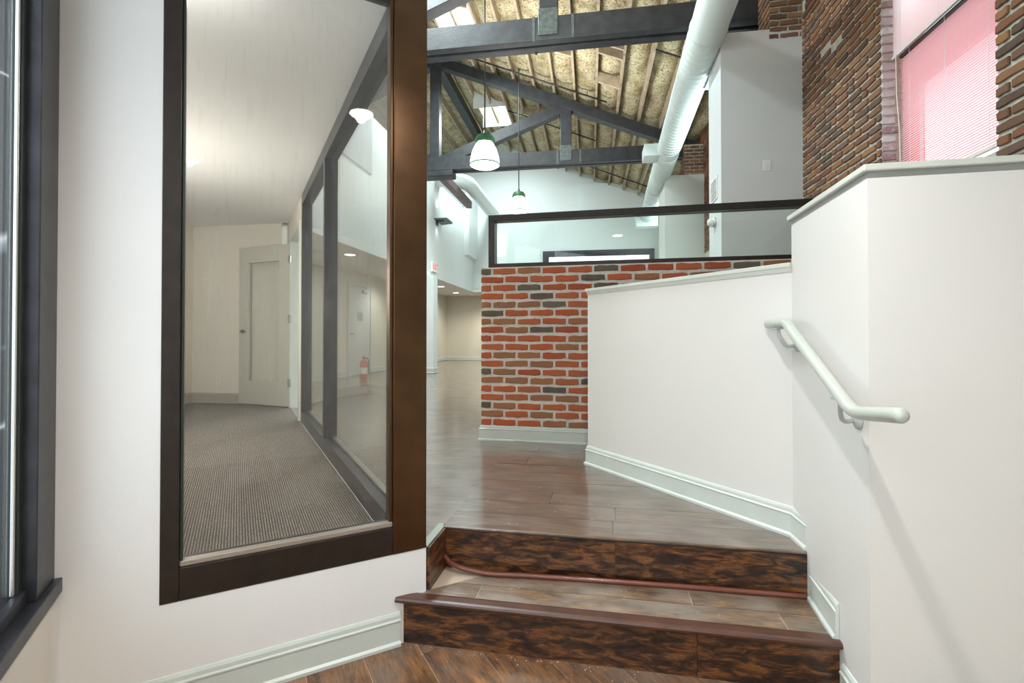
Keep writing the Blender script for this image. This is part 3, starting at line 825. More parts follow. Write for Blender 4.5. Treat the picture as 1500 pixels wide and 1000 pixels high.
hb.tube([hp2+ln*(LT+.04), hp2+ln*(LT+.045)+ld*.03, hp2+ln*(LT+.045)+ld*.11], .009, 8)
sub(door, 'lever_handle', hb, M_leverm, smooth=True)

def outlet(name, p, right, nrm, label, cat='socket', sw_=False, w=.072, h=.115):
    t = thing(name, p, label, cat)
    right = right.normalized(); nrm = nrm.normalized()
    pl_ = sub(t, 'plate', MB().obox(Vector(p)-right*w/2-Z*h/2, right*w, nrm*.006, Z*h), M_plate, bevel=.002)
    if sw_:
        sub(pl_, 'rocker', MB().obox(Vector(p)-right*.016-Z*.03+nrm*.006, right*.032, nrm*.004, Z*.06), M_white, bevel=.001)
    else:
        for dz in (-.02, .02):
            sub(pl_, 'receptacle', MB().obox(Vector(p)-right*.016+Z*(dz-.014)+nrm*.006, right*.032, nrm*.002, Z*.028), M_cream, bevel=.001)
    return t
outlet('wall_outlet', H(-1.40, 6.49, UF+.30), HU, -HV, 'white power outlet low on the office back wall')

# ---- storefront window at the left edge
wf = MB()
sz = .485
window_2 = thing('storefront_window', AD(-1.11, -1.8, sz), 'dark framed storefront window with dusty sill at the left edge', 'window')
def wbar(nm, d0, d1, z0, z1, a0=-1.19, a1=-1.105, m=M_dark):
    return sub(window_2, nm, MB().obox(AD(a0, d0, z0), EA*(a1-a0), EB*(d1-d0), Z*(z1-z0)), m, bevel=.003)
wbar('stile', -.155, 0, sz+.045, CE-.06, -1.165, -1.104)
wbar('inner_stile', -.185, -.155, sz+.045, CE-.06, -1.165, -1.135, M_gasket)
wbar('sill_rail', -3.6, 0, sz, sz+.045, -1.20, -1.085)
wbar('glazing_stop', -3.6, -.155, sz+.045, sz+.085, -1.165, -1.125)
wbar('head_rail', -3.6, 0, CE-.06, CE)
wbar('mullion', -1.95, -1.88, sz+.045, CE-.06)
wbar('end_stile', -3.6, -3.52, sz+.045, CE-.06)
wbar('edge_channel', -.196, -.186, sz+.085, CE-.06, -1.150, -1.140, M_chrome)
for d0, d1 in ((-1.88, -.185), (-3.52, -1.95)):
    sub(window_2, 'glass_pane', MB().obox(AD(-1.152, d0, sz+.085), EA*.008, EB*(d1-d0), Z*(CE-.06-sz-.085)), M_glassw)

# ================================================================== STAIRS
st = thing('staircase', NL+Z*0, 'two dark wooden steps rising to the upper floor between the white walls', 'stairs')
M_sidet = mat('side_nosing_paint', (.30, .34, .30), .35)
core = MB().prism([xy(NL+NN*.022), xy(NR+NN*.022), xy(RR+RN*.0), xy(RL), xy(RA)], 0, TR-.003)
sub(st, 'core', core, M_seam, kind='stuff')
def riser(p, q, z0, z1, cuts, th=.012):
    d = (q-p); L = d.length; d.normalize(); n = Vector((-d.y, d.x, 0))
    cs = [0]+cuts+[L]
    for i in range(len(cs)-1):
        mb = MB(); w = cs[i+1]-cs[i]-.002; h = z1-z0
        mb.obox((0, -th, 0), (w, 0, 0), (0, th, 0), (0, 0, h))
        o = build('riser_plank', mb, W_stair, st); o.location = p+d*cs[i]+Z*z0-st.location; o.rotation_euler = (0, 0, math.atan2(d.y, d.x))
riser(NL+NN*.020, NR+NN*.020-NU*.0, 0, TR-.013, [1.19])
riser(RL-RN*.001, RR-RU*.008-RN*.001, TR, UF-.014, [.80])
riser(RA+Vector((.004, 0, 0)), RL+Vector((.004, 0, 0)), TR, UF-.006, [])
# tread boards: two rows behind the nosing
hpT = [half(RA, RL-RA, -1), half(RL, RU, -1), half(RR, DV, 1), half(AD(0, 0), EA, -1)]
boards(st, 'tread_plank', NL+NN*.045, NU, .118, 1, 1.2, hpT, TR, .012, W_tread, seed=4, u0=-1.5, u1=2.2, offs=[.62])
boards(st, 'tread_plank', NL+NN*.163, NU, .118, 1, 1.2, hpT, TR, .012, W_tread, seed=5, u0=-1.5, u1=2.2, offs=[.30])
boards(st, 'tread_plank', NL+NN*.281, NU, .118, 1, 1.2, hpT, TR, .012, W_tread, seed=5, u0=-1.5, u1=2.2, offs=[.30])
nz = MB(); prof = [(-.012, TR-.018), (-.020, TR-.012), (-.022, TR-.003), (-.018, TR+.004), (-.008, TR+.007), (.03, TR+.005), (.047, TR+.001), (.047, TR-.012), (0, TR-.018)]
a_, b_ = NL+NU*-.006, NR+NU*.0
vs = [a_+NN*x+Z*z for x, z in prof]+[b_+NN*x+Z*z for x, z in prof]; k = len(prof)
nz.add(vs, [(i, (i+1) % k, k+(i+1) % k, k+i) for i in range(k)]+[tuple(range(k)), tuple(range(2*k-1, k-1, -1))])
sub(st, 'nosing', nz, M_nose)
# upper floor edge: black gap strip and grey wooden nosing
up = MB().obox(RL-RN*.008+Z*(UF-.014), (RR-RL)-RU*.01, RN*.02, Z*.006)
sub(st, 'edge_strip', up, M_rubber, label='black metal strip under the top edge')
en_ = MB(); prof = [(-.012, UF-.009), (-.013, UF-.002), (-.006, UF+.002), (.045, UF+.002), (.045, UF-.006)]
vs = [RL+RN*x+Z*z for x, z in prof]+[RR-RU*.004+RN*x+Z*z for x, z in prof]; k = len(prof)
en_.add(vs, [(i, (i+1) % k, k+(i+1) % k, k+i) for i in range(k)]+[tuple(range(k)), tuple(range(2*k-1, k-1, -1))])
e2 = MB(); 
sub(st, 'upper_nosing', en_, W_up)
sd = (RL-RA).normalized(); sn = Vector((sd.y, -sd.x, 0))
sub(st, 'side_nosing', MB().obox(RA-sn*.03+Z*(UF-.006), (RL-RA)+sd*.02, sn*.038, Z*.008), M_sidet, bevel=.002)
# loose quarter round
pts = []
ctl = [RL+RU*.012-RN*.022+Z*.045, RL+RU*.05-RN*.045+Z*.026, RL+RU*.12-RN*.062+Z*.012, RL+RU*.24-RN*.064, RL+RU*.40-RN*.052, RL+RU*.8-RN*.036, RL+RU*1.2-RN*.026, RR-RU*.022-RN*.024]
for c in ctl: c.z += TR+.011
for i in range(len(ctl)-1):
    p0, p1, p2, p3 = ctl[max(i-1, 0)], ctl[i], ctl[i+1], ctl[min(i+2, len(ctl)-1)]
    for t in (0, .25, .5, .75):
        pts.append(.5*((2*p1)+(-p0+p2)*t+(2*p0-5*p1+4*p2-p3)*t*t+(-p0+3*p1-3*p2+p3)*t**3))
pts.append(ctl[-1])
sub(st, 'quarter_round', MB().tube(pts, .0115, 8), M_hose, smooth=True, label='loose red-brown quarter round strip curling off the upper riser')
base = MB().obox(RL+RU*.5-RN*.013+Z*(TR+.001), RU*1.08, RN*.012, Z*.030); sub(st, 'quarter_round_backing', base, M_nose)
# crumbs of plaster on the steps
rnd = random.Random(2); cr = MB()
for i in range(110):
    if i < 55: p = NL+NU*rnd.uniform(.05, 1.0)-NN*rnd.uniform(.01, .10)*rnd.random(); z = .001
    elif i < 80: p = NL+NU*rnd.uniform(.25, 1.3)+NN*rnd.uniform(.06, .25); z = TR+.0008
    else: p = RL+RU*rnd.uniform(.1, .8)+RN*rnd.uniform(.05, 1.0); z = UF+.0008
    r = rnd.uniform(.0012, .0038); vs = [p+Vector((r*math.cos(a+rnd.random()), r*math.sin(a+rnd.random()), z)) for a in (0, 2.1, 4.2)]+[p+Z*(z+r*.8)]
    cr.add(vs, [(0, 1, 2), (0, 1, 3), (1, 2, 3), (2, 0, 3)])
o = build('plaster_crumbs', cr, mat('crumbs', (.65, .58, .52), .9), kind='stuff'); tag(o, 'scattered plaster crumbs along the foot of the wooden steps', 'debris')

# ================================================================== HANDRAIL
hr = thing('handrail', D1-d1n*.075+Z*1.1, 'painted grey-green tubular handrail on the white wall beside the steps', 'handrail')
def rp(t, z): p = D1-d1n*.078+DV*t; return Vector((p.x, p.y, z))
ctl = [rp(.73, 1.335), rp(.505, 1.335), rp(.475, 1.326), rp(.435, 1.302), rp(-.02, 1.076), rp(-.055, 1.060), rp(-.09, 1.053), rp(-.13, 1.054), rp(-.325, 1.078)]
def smoothp(ctl, n=5):
    out = []
    for i in range(len(ctl)-1):
        p0, p1, p2, p3 = ctl[max(i-1, 0)], ctl[i], ctl[i+1], ctl[min(i+2, len(ctl)-1)]
        a = (p2-p1).length
        m1 = (p2-p0).normalized()*a; m2 = (p3-p1).normalized()*a
        for k in range(n):
            t = k/n; out.append(p1*(2*t**3-3*t*t+1)+m1*(t**3-2*t*t+t)+p2*(-2*t**3+3*t*t)+m2*(t**3-t*t))
    return out+[ctl[-1]]
pp = smoothp(ctl)
e = (pp[-1]-pp[-2]).normalized(); s_ = (pp[0]-pp[1]).normalized()
R_ = .0205
path = [pp[0]+s_*.006]+pp+[pp[-1]+e*.006, pp[-1]+e*.012, pp[-1]+e*.015]
rad = [R_*.8]+[R_]*len(pp)+[R_*.9, R_*.6, R_*.15]
sub(hr, 'rail', MB().tube(path, rad, 20), M_rail, smooth=True)
for t, z, dz_ in ((.60, 1.335, .095), (.07, 1.121, .118)):
    b = MB(); wp = D1+DV*(t-.005); wp = Vector((wp.x, wp.y, z-dz_))
    b.lathe(wp, [(0, 0), (.030, 0), (.030, .006), (.022, .012), (.009, .016), (0, .016)], 16, -d1n)
    a = wp-d1n*.012; fwd = DV*(-.05 if t < .3 else 0)
    b.tube(smoothp([a, a-d1n*.03-Z*.004, a-d1n*.052+Z*.02+fwd*.5, a-d1n*.064+Z*(dz_-.044)+fwd, a-d1n*.064+Z*(dz_-.018)+fwd+fwd.length*Z*-.45], 4), .0075, 8)
    b.obox(rp(t-.03, z-.0245)-d1n*.012+fwd+fwd.length*Z*-.45, DV*.06, d1n*.024, Z*.006)
    sub(hr, 'bracket', b, M_bracket, smooth=True)

# ================================================================== GREY BOXES, RIGHT SIDE
bx = MB().obox(H(5.03, 6.47, UF-.01), HU*(SB-5.03+.01), HV*.58, Z*(4.75-UF))
s5, w5 = to_h(2.447, 5.594)
cab = struct('wall_grey_box', bx, M_greyp)
cab2 = struct('wall_greige_box', MB().obox(H(5.10, 11.25, UF-.01), HU*(SB-5.10+.01), HV*.9, Z*(4.66-UF)), M_greyc)
lb = MB().obox(H(5.05, 7.05, 4.55), HU*.75, HV*.35, Z*.36)
struct('trim_3', lb, M_greyp)
outlet('light_switch', H(5.52, 6.47, 1.28+1.92), HU, -HV, 'white light switch high on the grey boxed wall', 'switch', True, w=.085, h=.125)
gr = thing('wall_grille', H(5.03, 6.70, 1.28+1.74), 'white louvred return air grille on the left side of the grey box', 'vent')
sub(gr, 'frame', MB().obox(H(5.018, 6.62, 1.28+1.62), HV*.30, HU*.012, Z*.27), M_plate)
for i in range(9):
    sub(gr, 'louvre', MB().obox(H(5.008, 6.645, 1.28+1.645+i*.026), HV*.25, HU*.012, Z*.008+HU*.008), M_greyp)
dm = thing('dome_sconce', H(5.03, 6.75, 1.28+1.36), 'small round glass dome lamp on the grey box behind the glass screen', 'lamp')
b = MB().lathe(H(5.03, 6.75, 1.28+1.36), [(0, 0), (.06, 0), (.062, .012), (.055, .03), (0, .03)], 18, -HU); sub(dm, 'base', b, M_chrome, smooth=True)
b = MB().lathe(H(5.0, 6.75, 1.28+1.36), [(.052, 0), (.05, .03), (.035, .055), (0, .065)], 18, -HU); sub(dm, 'dome', b, M_plate, smooth=True)

# ================================================================== TRUSSES AND ROOF
CB, CH = 5.08, .30          # bottom chord underside and height
def rafter_b(s): return 7.57-.41*abs(s)
def beam(par, nm, s0, z0, s1, z1, w, tw, h, m=M_timber, off=0):
    """timber in the truss plane from (s0,z0) to (s1,z1) (centre line)"""
    p, q = H(s0, w+off, z0), H(s1, w+off, z1); d = (q-p); n = d.normalized().cross(HV).normalized()
    return sub(par, nm, MB().obox(p-n*h/2-HV*tw/2, d, n*h, HV*tw), m, bevel=.008)
def truss(w, label):
    t = thing('roof_truss', H(0, w, CB), label, 'truss', 'dark timber roof trusses of the hall')
    for off in (-.09, .09):
        beam(t, 'bottom_chord', -5.8, CB+CH/2, 5.80, CB+CH/2, w, .12, CH, off=off)
    for sg in (-1, 1):
        beam(t, 'top_chord', 0, rafter_b(0)+.10, sg*5.75, rafter_b(5.75)+.10, w, .22, .22)
        beam(t, 'queen_post', sg*3.02, CB+.05, sg*3.02, rafter_b(3.02)+.12, w, .20, .24)
        beam(t, 'strut', sg*.12, CB+.22, sg*2.98, rafter_b(2.98)+.02, w, .20, .24)
        for off in (-.156, .150):
            sub(t, 'strap', MB().obox(H(sg*3.02-.20, w+off, CB-.012), HU*.035, HV*.006, Z*(CH+.02)), M_strap)
            sub(t, 'strap', MB().obox(H(sg*3.02+.30, w+off, CB-.002), HU*.035, HV*.006, Z*(CH+.0)), M_strap)
        sub(t, 'gusset_plate', MB().obox(H(sg*3.02-.125, w-.164, CB+.06), HU*.25, HV*.02, Z*.34), M_strap, bevel=.004)
    beam(t, 'king_post', 0, CB+.02, 0, rafter_b(0)+.2, w, .20, .22)
    sub(t, 'foot_block', MB().obox(H(-.30, w-.17, CB-.14), HU*.75, HV*.34, Z*.14), M_timber, bevel=.03)
    return t
T1, T2 = 6.97, 11.55
truss(T1, 'nearest dark timber roof truss, crossing the top of the view')
truss(T2, 'second dark timber roof truss behind the hanging lamp')
rb = build('ridge_beam', MB().obox(H(-.11, 2.2, 7.57), HU*.22, HV*(WG-2.25), Z*.26), M_timber, bevel=.01); tag(rb, 'long dark ridge beam running back from the king post to the gable', 'beam')
og = build('bracket_beam', MB().obox(H(.02, T2+.2, CB-.12), HU*.16, HV*2.6, Z*.20), mat('reddish_timber', (.14, .09, .085), .5, var=.2), bevel=.01); tag(og, 'short reddish brown beam stub beside the white bulkhead wall', 'beam')

# roof: joists run along the hall, spray foam between them
SP = .46
NJ = 13
sky_w = (5.5, 9.67, 13.95)
def is_sky(s, w): return any(abs(w-c) < .62 for c in sky_w) and .46 < s < 1.38
roof = struct('ceiling_roof', MB().add([H(-6.1, 1.9, roofz(6.1)+.5), H(0, 1.9, roofz(0)+.5), H(0, 17.2, roofz(0)+.5), H(-6.1, 17.2, roofz(6.1)+.5)], [(0, 1, 2, 3)]), M_joist)
jm = MB().obox((-.022, 2.1, 0), (.044, 0, 0), (0, WG-2.1, 0), (0, 0, .24))
jme = None
def joist(s, w0, w1):
    mb = MB().obox(H(s-.022, w0, roofz(s)-.012), HU*.044, HV*(w1-w0), Z*.26)
    return build('joist', mb, M_joist, roof)
for sg in (1, -1):
    for i in range(1 if sg < 0 else 0, NJ+1):
        s = sg*(i*SP)
        if i == 0: continue
        if sg > 0 and i == 2:
            a = 2.1
            joist(s, 2.1, WG)
        else: joist(s, 2.1, WG)
# closing deck of right slope with skylight holes: foam bays
def foam_bay(i, sg):
    s0, s1 = sg*i*SP, sg*(i+1)*SP
    if sg < 0: s0, s1 = s1, s0
    nx, dw = 7, .085
    nw = int((WG-2.1)/dw); mb = MB(); idx = {}
    for a in range(nw+1):
        for b in range(nx+1):
            s = s0+.02+(s1-s0-.04)*b/nx; w = 2.1+(WG-2.1)*a/nw
            u = b/nx*2-1
            z = roofz(s)+.125+.055*noise.noise(Vector((s*2.2, w*1.6, 3)))+.03*noise.noise(Vector((s*9, w*8, 1)))
            z += .085*(abs(u)**3)
            mb.v.append(tuple(H(s, w, z))); idx[a, b] = len(mb.v)-1
    for a in range(nw):
        for b in range(nx):
            w = 2.1+(WG-2.1)*(a+.5)/nw; s = s0+(s1-s0)*(b+.5)/nx
            if is_sky(s, w): continue
            mb.f.append((idx[a, b], idx[a+1, b], idx[a+1, b+1], idx[a, b+1]))
    o = build('foam_insulation', mb, M_foam, roof, kind='stuff', smooth=True)
for i in range(NJ): foam_bay(i, 1)
for i in range(NJ): foam_bay(i, -1)
# deck above the foam (right slope, four strips round the skylights)
dk = MB()
def deck(s0, s1, w0, w1):
    dk.add([H(s0, w0, roofz(s0)+.32), H(s1, w0, roofz(s1)+.32), H(s1, w1, roofz(s1)+.32), H(s0, w1, roofz(s0)+.32)], [(0, 1, 2, 3)])
deck(0, .46, 1.9, 17.2); deck(1.38, 6.3, 1.9, 17.2)
ws = [1.9]
for c in sky_w: ws += [c-.62, c+.62]
ws.append(17.2)
for k in range(0, len(ws), 2): deck(.46, 1.38, ws[k], ws[k+1])
sub(roof, 'roof_deck', dk, M_joist)
# blocking between joists
for (s, w, n) in ((3.2, 9.6, 1), (3.68, 8.9, 1), (3.68, 10.2, 1), (2.3, 13.0, 1), (2.76, 12.6, 1), (4.14, 9.2, 1), (3.22, 12.2, 1), (1.84, 9.9, 1), (1.38, 9.1, 1)):
    k = int(s/SP)*SP
    build('blocking', MB().obox(H(k+.022, w, roofz(k+.23)-.03), HU*(SP-.044)+Z*(-.41*(SP-.044)), HV*.045, Z*.2), M_joist, roof)
for c, nm in zip(sky_w, ('unseen skylight above the near end of the roof, kept for light', 'bright square skylight between the two dark trusses', 'bright square skylight behind the second dark truss')):
    t = thing('skylight', H(.92, c, roofz(.92)+.4), nm, 'skylight', 'roof skylights')
    r0 = roofz(.46)+.10; r1 = roofz(1.38)+.10
    cb = MB()
    for (sa, sb_, wa, wb) in ((.46, .48, c-.62, c+.62), (1.36, 1.38, c-.62, c+.62)):
        cb.obox(H(sa, wa, roofz(sa)+.05), HU*.02, HV*(wb-wa), Z*.5)
    for wa in (c-.62, c+.60):
        cb.obox(H(.46, wa, roofz(.92)-.10), HU*.92, HV*.02, Z*.7)
    sub(t, 'curb', cb, M_hall)
    pn = MB().add([H(.46, c-.62, roofz(.46)+.42), H(1.38, c-.62, roofz(1.38)+.42), H(1.38, c+.62, roofz(1.38)+.42), H(.46, c+.62, roofz(.46)+.42)], [(0, 1, 2, 3)])
    sub(t, 'pane', pn, M_sky)
# sprinkler pipes following the slope
def pipe(w, s0, s1, label, r=.017, dz=-.05, hang=True):
    t = thing('sprinkler_pipe', H(s0, w, roofz(s0)+dz), label, 'pipe', 'black sprinkler pipes under the roof')
    sub(t, 'tube', MB().tube([H(s0, w, roofz(s0)+dz), H(s1, w, roofz(s1)+dz)], r, 8), M_black, smooth=True)
    for s in (s0+.4, s1-.4):
        sub(t, 'hanger', MB().tube([H(s, w, roofz(s)+dz), H(s, w, roofz(s)+.08)], .006, 5), M_black)
pipe(8.75, 4.6, 5.6, 'short black sprinkler pipe just left of the big white duct')
pipe(11.05, .3, 3.9, 'pale grey sprinkler pipe crossing above the second truss', r=.018)
pipe(13.3, 1.4, 3.7, 'thin dark sprinkler pipe behind the second truss')
pipe(15.4, 2.9, 5.6, 'farthest dark sprinkler pipe near the gable wall')

# ================================================================== DUCTS, LAMPS
dt = thing('spiral_duct', Vector((2.3, 6, 4.7)), 'big white ribbed round duct running along the hall under the trusses', 'duct')
def dc(y, x=None): return Vector((1.13+.195*y, y, 1.28+3.44))
rD = .20
sub(dt, 'duct_body', MB().tube([dc(3.2), dc(8), dc(14.3)], rD, 40), M_duct, smooth=True)
rings = MB(); y = 5.62
def ring(mb, c, d, r0, r1, L):
    mb.lathe(c-d*L/2, [(r0, 0), (r1, L*.25), (r1, L*.75), (r0, L)], 40, d)
dd = (dc(8)-dc(7)).normalized()
while y < 12.2:
    if abs(y-9.0) > .15: 
        ring(rings, dc(y), dd, rD-.004, rD+.009, .05)
    y += .115
sub(dt, 'spiral_rib', rings, M_duct, kind='stuff', smooth=True)
for yy in (5.45, 8.75, 11.3):
    mb = MB(); ring(mb, dc(yy), dd, rD-.001, rD+.010, .06); sub(dt, 'collar', mb, M_ductrim if yy != 5.45 else M_duct, smooth=True)
db = MB().obox(dc(9.0)-HU*.44+Z*-.11-HV*.02, HU*.3, HV*.42, Z*.22)
sub(dt, 'side_outlet', db, M_duct, bevel=.006, label='square outlet box on the left of the duct')
sub(dt, 'end_box', MB().obox(dc(14.0)-HU*.30-Z*.30, HU*.6, HV*.4, Z*.55), M_duct, bevel=.01)
d2 = thing('wall_duct', H(.35, 12.4, 5.3), 'pale grey round duct bending along the top of the left bulkhead', 'duct')
pth = smoothp([H(-1.3, 12.9, 5.36), H(-.1, 12.95, 5.36), H(.28, 13.25, 5.36), H(.34, 13.8, 5.36), H(.34, 16.8, 5.36)], 6)
sub(d2, 'duct_body', MB().tube(pth, .19, 24), M_duct, smooth=True)

def pendant(px, y, zr, ztop, R, label):
    x = px
    p = Vector((x, y, zr))
    t = thing('pendant_lamp', p, label, 'lamp', 'glass dome pendant lamps of the hall')
    g = MB().lathe(p, [(R*.98, 0), (R, R*.10), (R*.95, R*.55), (R*.80, R*1.05), (R*.58, R*1.45), (R*.34, R*1.68), (R*.30, R*1.72), (R*.1, R*1.72)], 32)
    g.lathe(p, [(R*.98, 0), (R*.80, -R*.10), (R*.4, -R*.18), (0, -R*.2)], 32)
    sub(t, 'glass_dome', g, M_lampglow, smooth=True)
    c = MB().lathe(p+Z*R*1.45, [(R*.66, 0), (R*.70, R*.12), (R*.66, R*.34), (R*.52, R*.42), (R*.54, R*.52), (R*.30, R*.60), (R*.16, R*.66), (R*.10, R*.9), (0, R*.9)], 24)
    sub(t, 'fitter', c, M_lampcap, smooth=True)
    sub(t, 'rim', MB().lathe(p+Z*.004, [(R*.985, -.008), (R*1.02, -.004), (R*1.02, .010), (R*.985, .012)], 32), M_lampcap, smooth=True)
    sub(t, 'stem', MB().tube([p+Z*R*2.2, Vector((x, y, ztop+.16))], .011, 8), M_black)
    return t
def pendant_at(pxl, y, label, ypx, R):
    x = (pxl-750)/720*y
    zr = 1.28+(492-ypx)/720*y
    s, w = to_h(x, y)
    pendant(x, y, zr, roofz(s)+.02, R, label)
    point('pendant_bulb_light', (x, y, zr-.35), 14 if y < 9 else 6, (1, 1, .96), .12)
pendant_at(710, 7.35, 'nearest glowing glass dome pendant with green fitter, before the second truss', 241, .222)
pendant_at(760, 10.7, 'farther glowing glass dome pendant hanging just above the glass screen', 309, .208)

# recessed downlights
def downlight(x, y, z, label, m, lit=0, col=(1, .93, .82), r=.075, group='recessed ceiling downlights'):
    t = thing('downlight', (x, y, z), label, 'downlight', group)
    sub(t, 'trim_ring', MB().lathe((x, y, z), [(r, -.001), (r*1.22, -.004), (r*1.25, 0)], 24), M_plate, smooth=True)
    sub(t, 'lens', MB().lathe((x, y, z-.003), [(0, 0), (r, 0)], 24), m)
    if lit: spot('downlight_lamp', (x, y, z-.02), lit, col, r*.5)
downlight(.244, 1.034, CE, 'downlight over the steps', M_down, 80, (1, .96, .91), .075, 'entry downlights')
downlight(.075, -.90, CE, 'downlight behind the viewer', M_down, 60, (1, .95, .88), .075, 'entry downlights')
point('added_office_fill', AD(-.9, .22, CE-.13), 11, (1, .98, .95), .2)  # unseen fill lamps added to brighten the office, one well below the ceiling
point('added_office_fill', AD(-1.42, 2.6, CE-1.0), 50, (1, .95, .86), .3)
p = (512-750)/720*9.0
downlight(p, 9.0, CE, 'downlight in the low soffit seen through the side glass, nearest one', M_downh, 55, (1, .95, .85), .095)
downlight(-2.14, 14.8, CE, 'left one of two small downlights in the far soffit', M_downh, 55, (1, .95, .85), .095)
downlight(-1.93, 16.9, CE, 'right one of two small downlights in the far soffit', M_downh, 55, (1, .95, .85), .095)
spot('added_soffit_fill', H(-1.1, 12.0, CE-.05), 70, (1, .95, .85), .1)  # hidden lamp added to light the low area, no fitting modelled
spot('added_far_fill', H(.2, 17.6, CE-.05), 85, (1, .94, .8), .1)  # hidden lamps added to brighten the far beige wall
spot('added_far_fill', H(3.6, 17.6, CE-.05), 60, (1, .94, .8), .1)

# ================================================================== HALL DETAILS, LEFT
col = MB().obox(H(SK-.16, 12.05, UF-.01), HU*.32, HV*.32, Z*(CE-UF+.01))
struct('wall_column', col, M_hall)
struct('baseboard_column', MB().profile([xy(H(SK-.16, 12.37)), xy(H(SK-.16, 12.05)), xy(H(SK+.16, 12.05)), xy(H(SK+.16, 12.37))], bprof(UF), -1), M_trim)
struct('wall_opening_panel', MB().obox(H(SK-.01, 6.6, 1.28+2.93), HV*2.35, HU*.03, Z*1.05), mat('opening_grey', (.52, .56, .57), .5))  # flat grey panel standing for a recessed opening, its shade put into the colour
# EXIT sign
px_, py_ = -1.93, 11.5
ex = thing('exit_sign', H(SK+.02, 12.5, 1.28+1.74), 'small white exit sign with red letters on the left bulkhead wall', 'sign')
sub(ex, 'housing', MB().obox(H(SK, 12.32, 1.28+1.61), HV*.40, HU*.05, Z*.26), M_plate, bevel=.006)
cu = bpy.data.curves.new('lettering', 'FONT'); cu.body = 'EXIT'; cu.size = .19; cu.extrude = .002; cu.align_x = 'CENTER'; cu.align_y = 'CENTER'
cu.materials.append(M_exit)
tmp = bpy.data.objects.new('lettering_curve', cu); C.objects.link(tmp)
bpy.context.view_layer.update()
lme = bpy.data.meshes.new_from_object(tmp.evaluated_get(bpy.context.evaluated_depsgraph_get())); bpy.data.objects.remove(tmp)
lt = bpy.data.objects.new('lettering', lme); C.objects.link(lt); lt.parent = ex
lt.location = H(SK+.053, 12.52, 1.28+1.74)-ex.location
lt.rotation_euler = (math.radians(90), 0, math.atan2(HV.y, HV.x))
# wall sconces: dark flat up/down wedge
scn = thing('wall_sconce', H(SK, 12.75, 1.28+2.95), 'dark flat wedge sconce on the white bulkhead wall left of the brick', 'lamp')
w0 = 12.55
sp_ = Vector((0, 0, 0))
zc = 1.28+(492-322)/720*12.7
sub(scn, 'shade', MB().add([H(SK, w0, zc), H(SK+.32, w0+.10, zc+.02), H(SK+.32, w0+.62, zc+.02), H(SK, w0+.70, zc), H(SK, w0, zc-.03), H(SK+.32, w0+.10, zc-.02), H(SK+.32, w0+.62, zc-.02), H(SK, w0+.70, zc-.03)],
    [(0, 1, 2, 3), (4, 7, 6, 5), (0, 4, 5, 1), (1, 5, 6, 2), (2, 6, 7, 3), (3, 7, 4, 0)]), mat('sconce_grey', (.09, .11, .11), .4, .3))
sub(scn, 'back_plate', MB().obox(H(SK-.0, w0+.16, zc-.14), HU*.03, HV*.16, Z*.11), M_dark)
spot('sconce_lamp', H(SK+.10, w0+.24, zc-.08), 4, (.9, 1, .95), .03, 80, .6)
spot('sconce_uplamp', H(SK+.12, w0+.24, zc+.25), 3, (.9, 1, .95), .05, 120, .6).rotation_euler = (math.pi, 0, 0)
sub(scn, 'support_arm', MB().obox(H(SK-.0, w0+.20, zc-.045), HU*.20, HV*.06, Z*.016), M_dark)

# door in the side wall and the fire extinguisher
sd_w = to_h(-3.22, 11.0)[1]
sdoor = thing('side_door', H(SL, sd_w, UF), 'pale grey door with small sign in the far side wall', 'door')
D0w, D1w = sd_w-.10, sd_w+.95
sub(sdoor, 'leaf', MB().obox(H(SL+.0, D0w, UF), HV*(D1w-D0w), HU*.03, Z*2.05), mat('pale_door', (.60, .64, .62), .4), bevel=.004)
for (a, b_, z0, z1) in ((D0w-.06, D0w, 0, 2.11), (D1w, D1w+.06, 0, 2.11), (D0w, D1w, 2.05, 2.11)):
    sub(sdoor, 'casing', MB().obox(H(SL, a, UF+z0), HV*(b_-a), HU*.05, Z*(z1-z0)), M_trim)
sub(sdoor, 'door_plate', MB().obox(H(SL+.03, D0w+.40, UF+1.25), HV*.26, HU*.006, Z*.20), mat('sign_grey', (.30, .33, .34), .4))
hb = MB(); hh = H(SL+.03, D0w+.08, UF+.95); hb.lathe(hh, [(0, 0), (.028, 0), (.028, .008), (.01, .012), (.01, .045), (0, .045)], 12, HU); hb.tube([hh+HU*.045, hh+HU*.05+HV*.12], .01, 8)
sub(sdoor, 'lever_handle', hb, M_leverm, smooth=True)
sub(sdoor, 'door_closer', MB().obox(H(SL+.03, D1w-.42, UF+1.92), HV*.30, HU*.05, Z*.06), M_greyp, bevel=.005)
fe_p = Vector(((533-750)/720*10.2, 10.2, UF))
fs, fw_ = to_h(fe_p.x, fe_p.y)
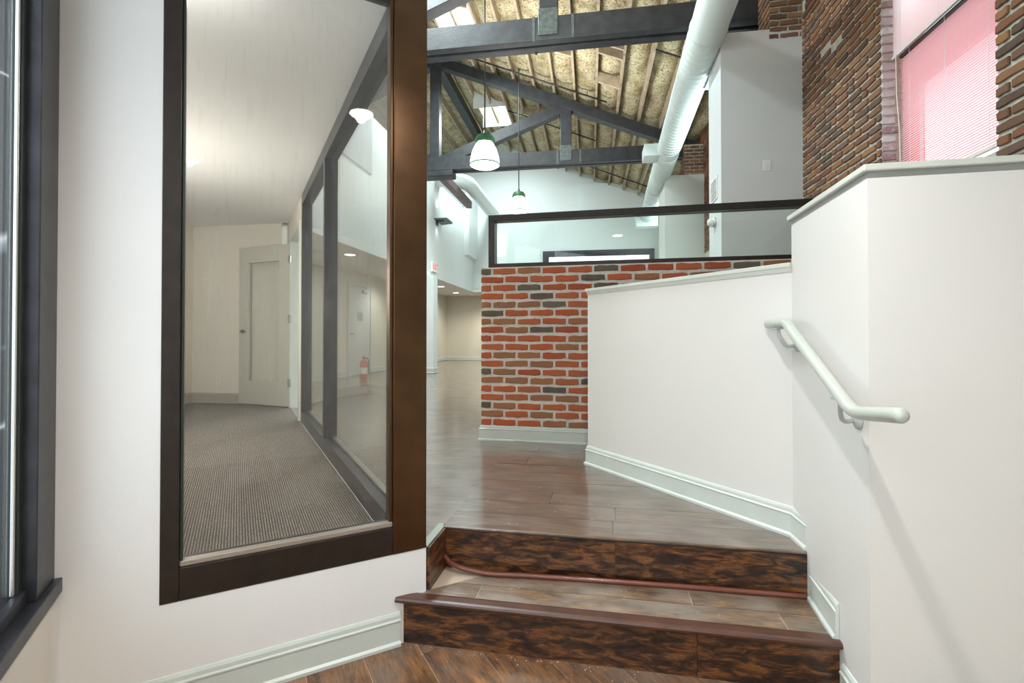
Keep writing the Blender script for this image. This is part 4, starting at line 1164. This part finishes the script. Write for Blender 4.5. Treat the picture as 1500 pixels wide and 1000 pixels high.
fe = thing('fire_extinguisher', fe_p, 'red fire extinguisher standing on the hall floor beside the pale door', 'fire extinguisher')
sub(fe, 'cylinder', MB().lathe(fe_p, [(0, 0), (.075, 0), (.08, .012), (.08, .34), (.06, .39), (.03, .42), (0, .42)], 20), M_redx, smooth=True)
hb = MB().lathe(fe_p+Z*.42, [(.02, 0), (.02, .05), (0, .05)], 10); hb.obox(fe_p+Vector((-.015, -.08, .475)), (.03, 0, 0), (0, .13, 0), (0, 0, .012)); hb.obox(fe_p+Vector((-.012, -.06, .44)), (.024, 0, 0), (0, .10, 0), (0, 0, .01))
vv = sub(fe, 'valve', hb, M_leverm)
sub(vv, 'hose', MB().tube(smoothp([fe_p+Vector((.02, 0, .45)), fe_p+Vector((.09, -.01, .42)), fe_p+Vector((.10, -.01, .25)), fe_p+Vector((.095, -.01, .14))], 4), .010, 8), M_black, smooth=True)
sub(fe, 'paper_label', MB().lathe(fe_p+Z*.12, [(.0812, 0), (.0812, .13)], 20), M_plate, smooth=True)
outlet('far_outlet', H(.55, 18.5, UF+.42), HU, -HV, 'white outlet low on the far beige wall, beside a smaller plate', w=.09, h=.13)
outlet('far_outlet', H(.85, 18.5, UF+.42), HU, -HV, 'smaller plate right of the outlet on the far beige wall', w=.05, h=.10)

# interior window in the gable wall, seen through the glass screen
gw = MB()
zt = 1.28+126/720*16.0; s0_, _ = to_h((800-750)/720*16.3, 16.3); s1_, _ = to_h((957-750)/720*16.0, 16.0)
zb_ = zt-1.3
for (a, b_, z0, z1) in ((s0_-.1, s1_, zt-.2, zt), (s0_-.1, s0_+.1, zb_, zt-.2), (s1_-.16, s1_, zb_, zt-.2), (s0_-.1, s1_, zb_-.1, zb_)):
    gw.obox(H(a, WG-.06, z0), HU*(b_-a), HV*.07, Z*(z1-z0))
window_3 = struct('window_3', gw, M_dark)
sub(window_3, 'pane', MB().obox(H(s0_+.1, WG-.02, zb_), HU*(s1_-s0_-.26), HV*.015, Z*(zt-zb_-.2)), M_backwin)
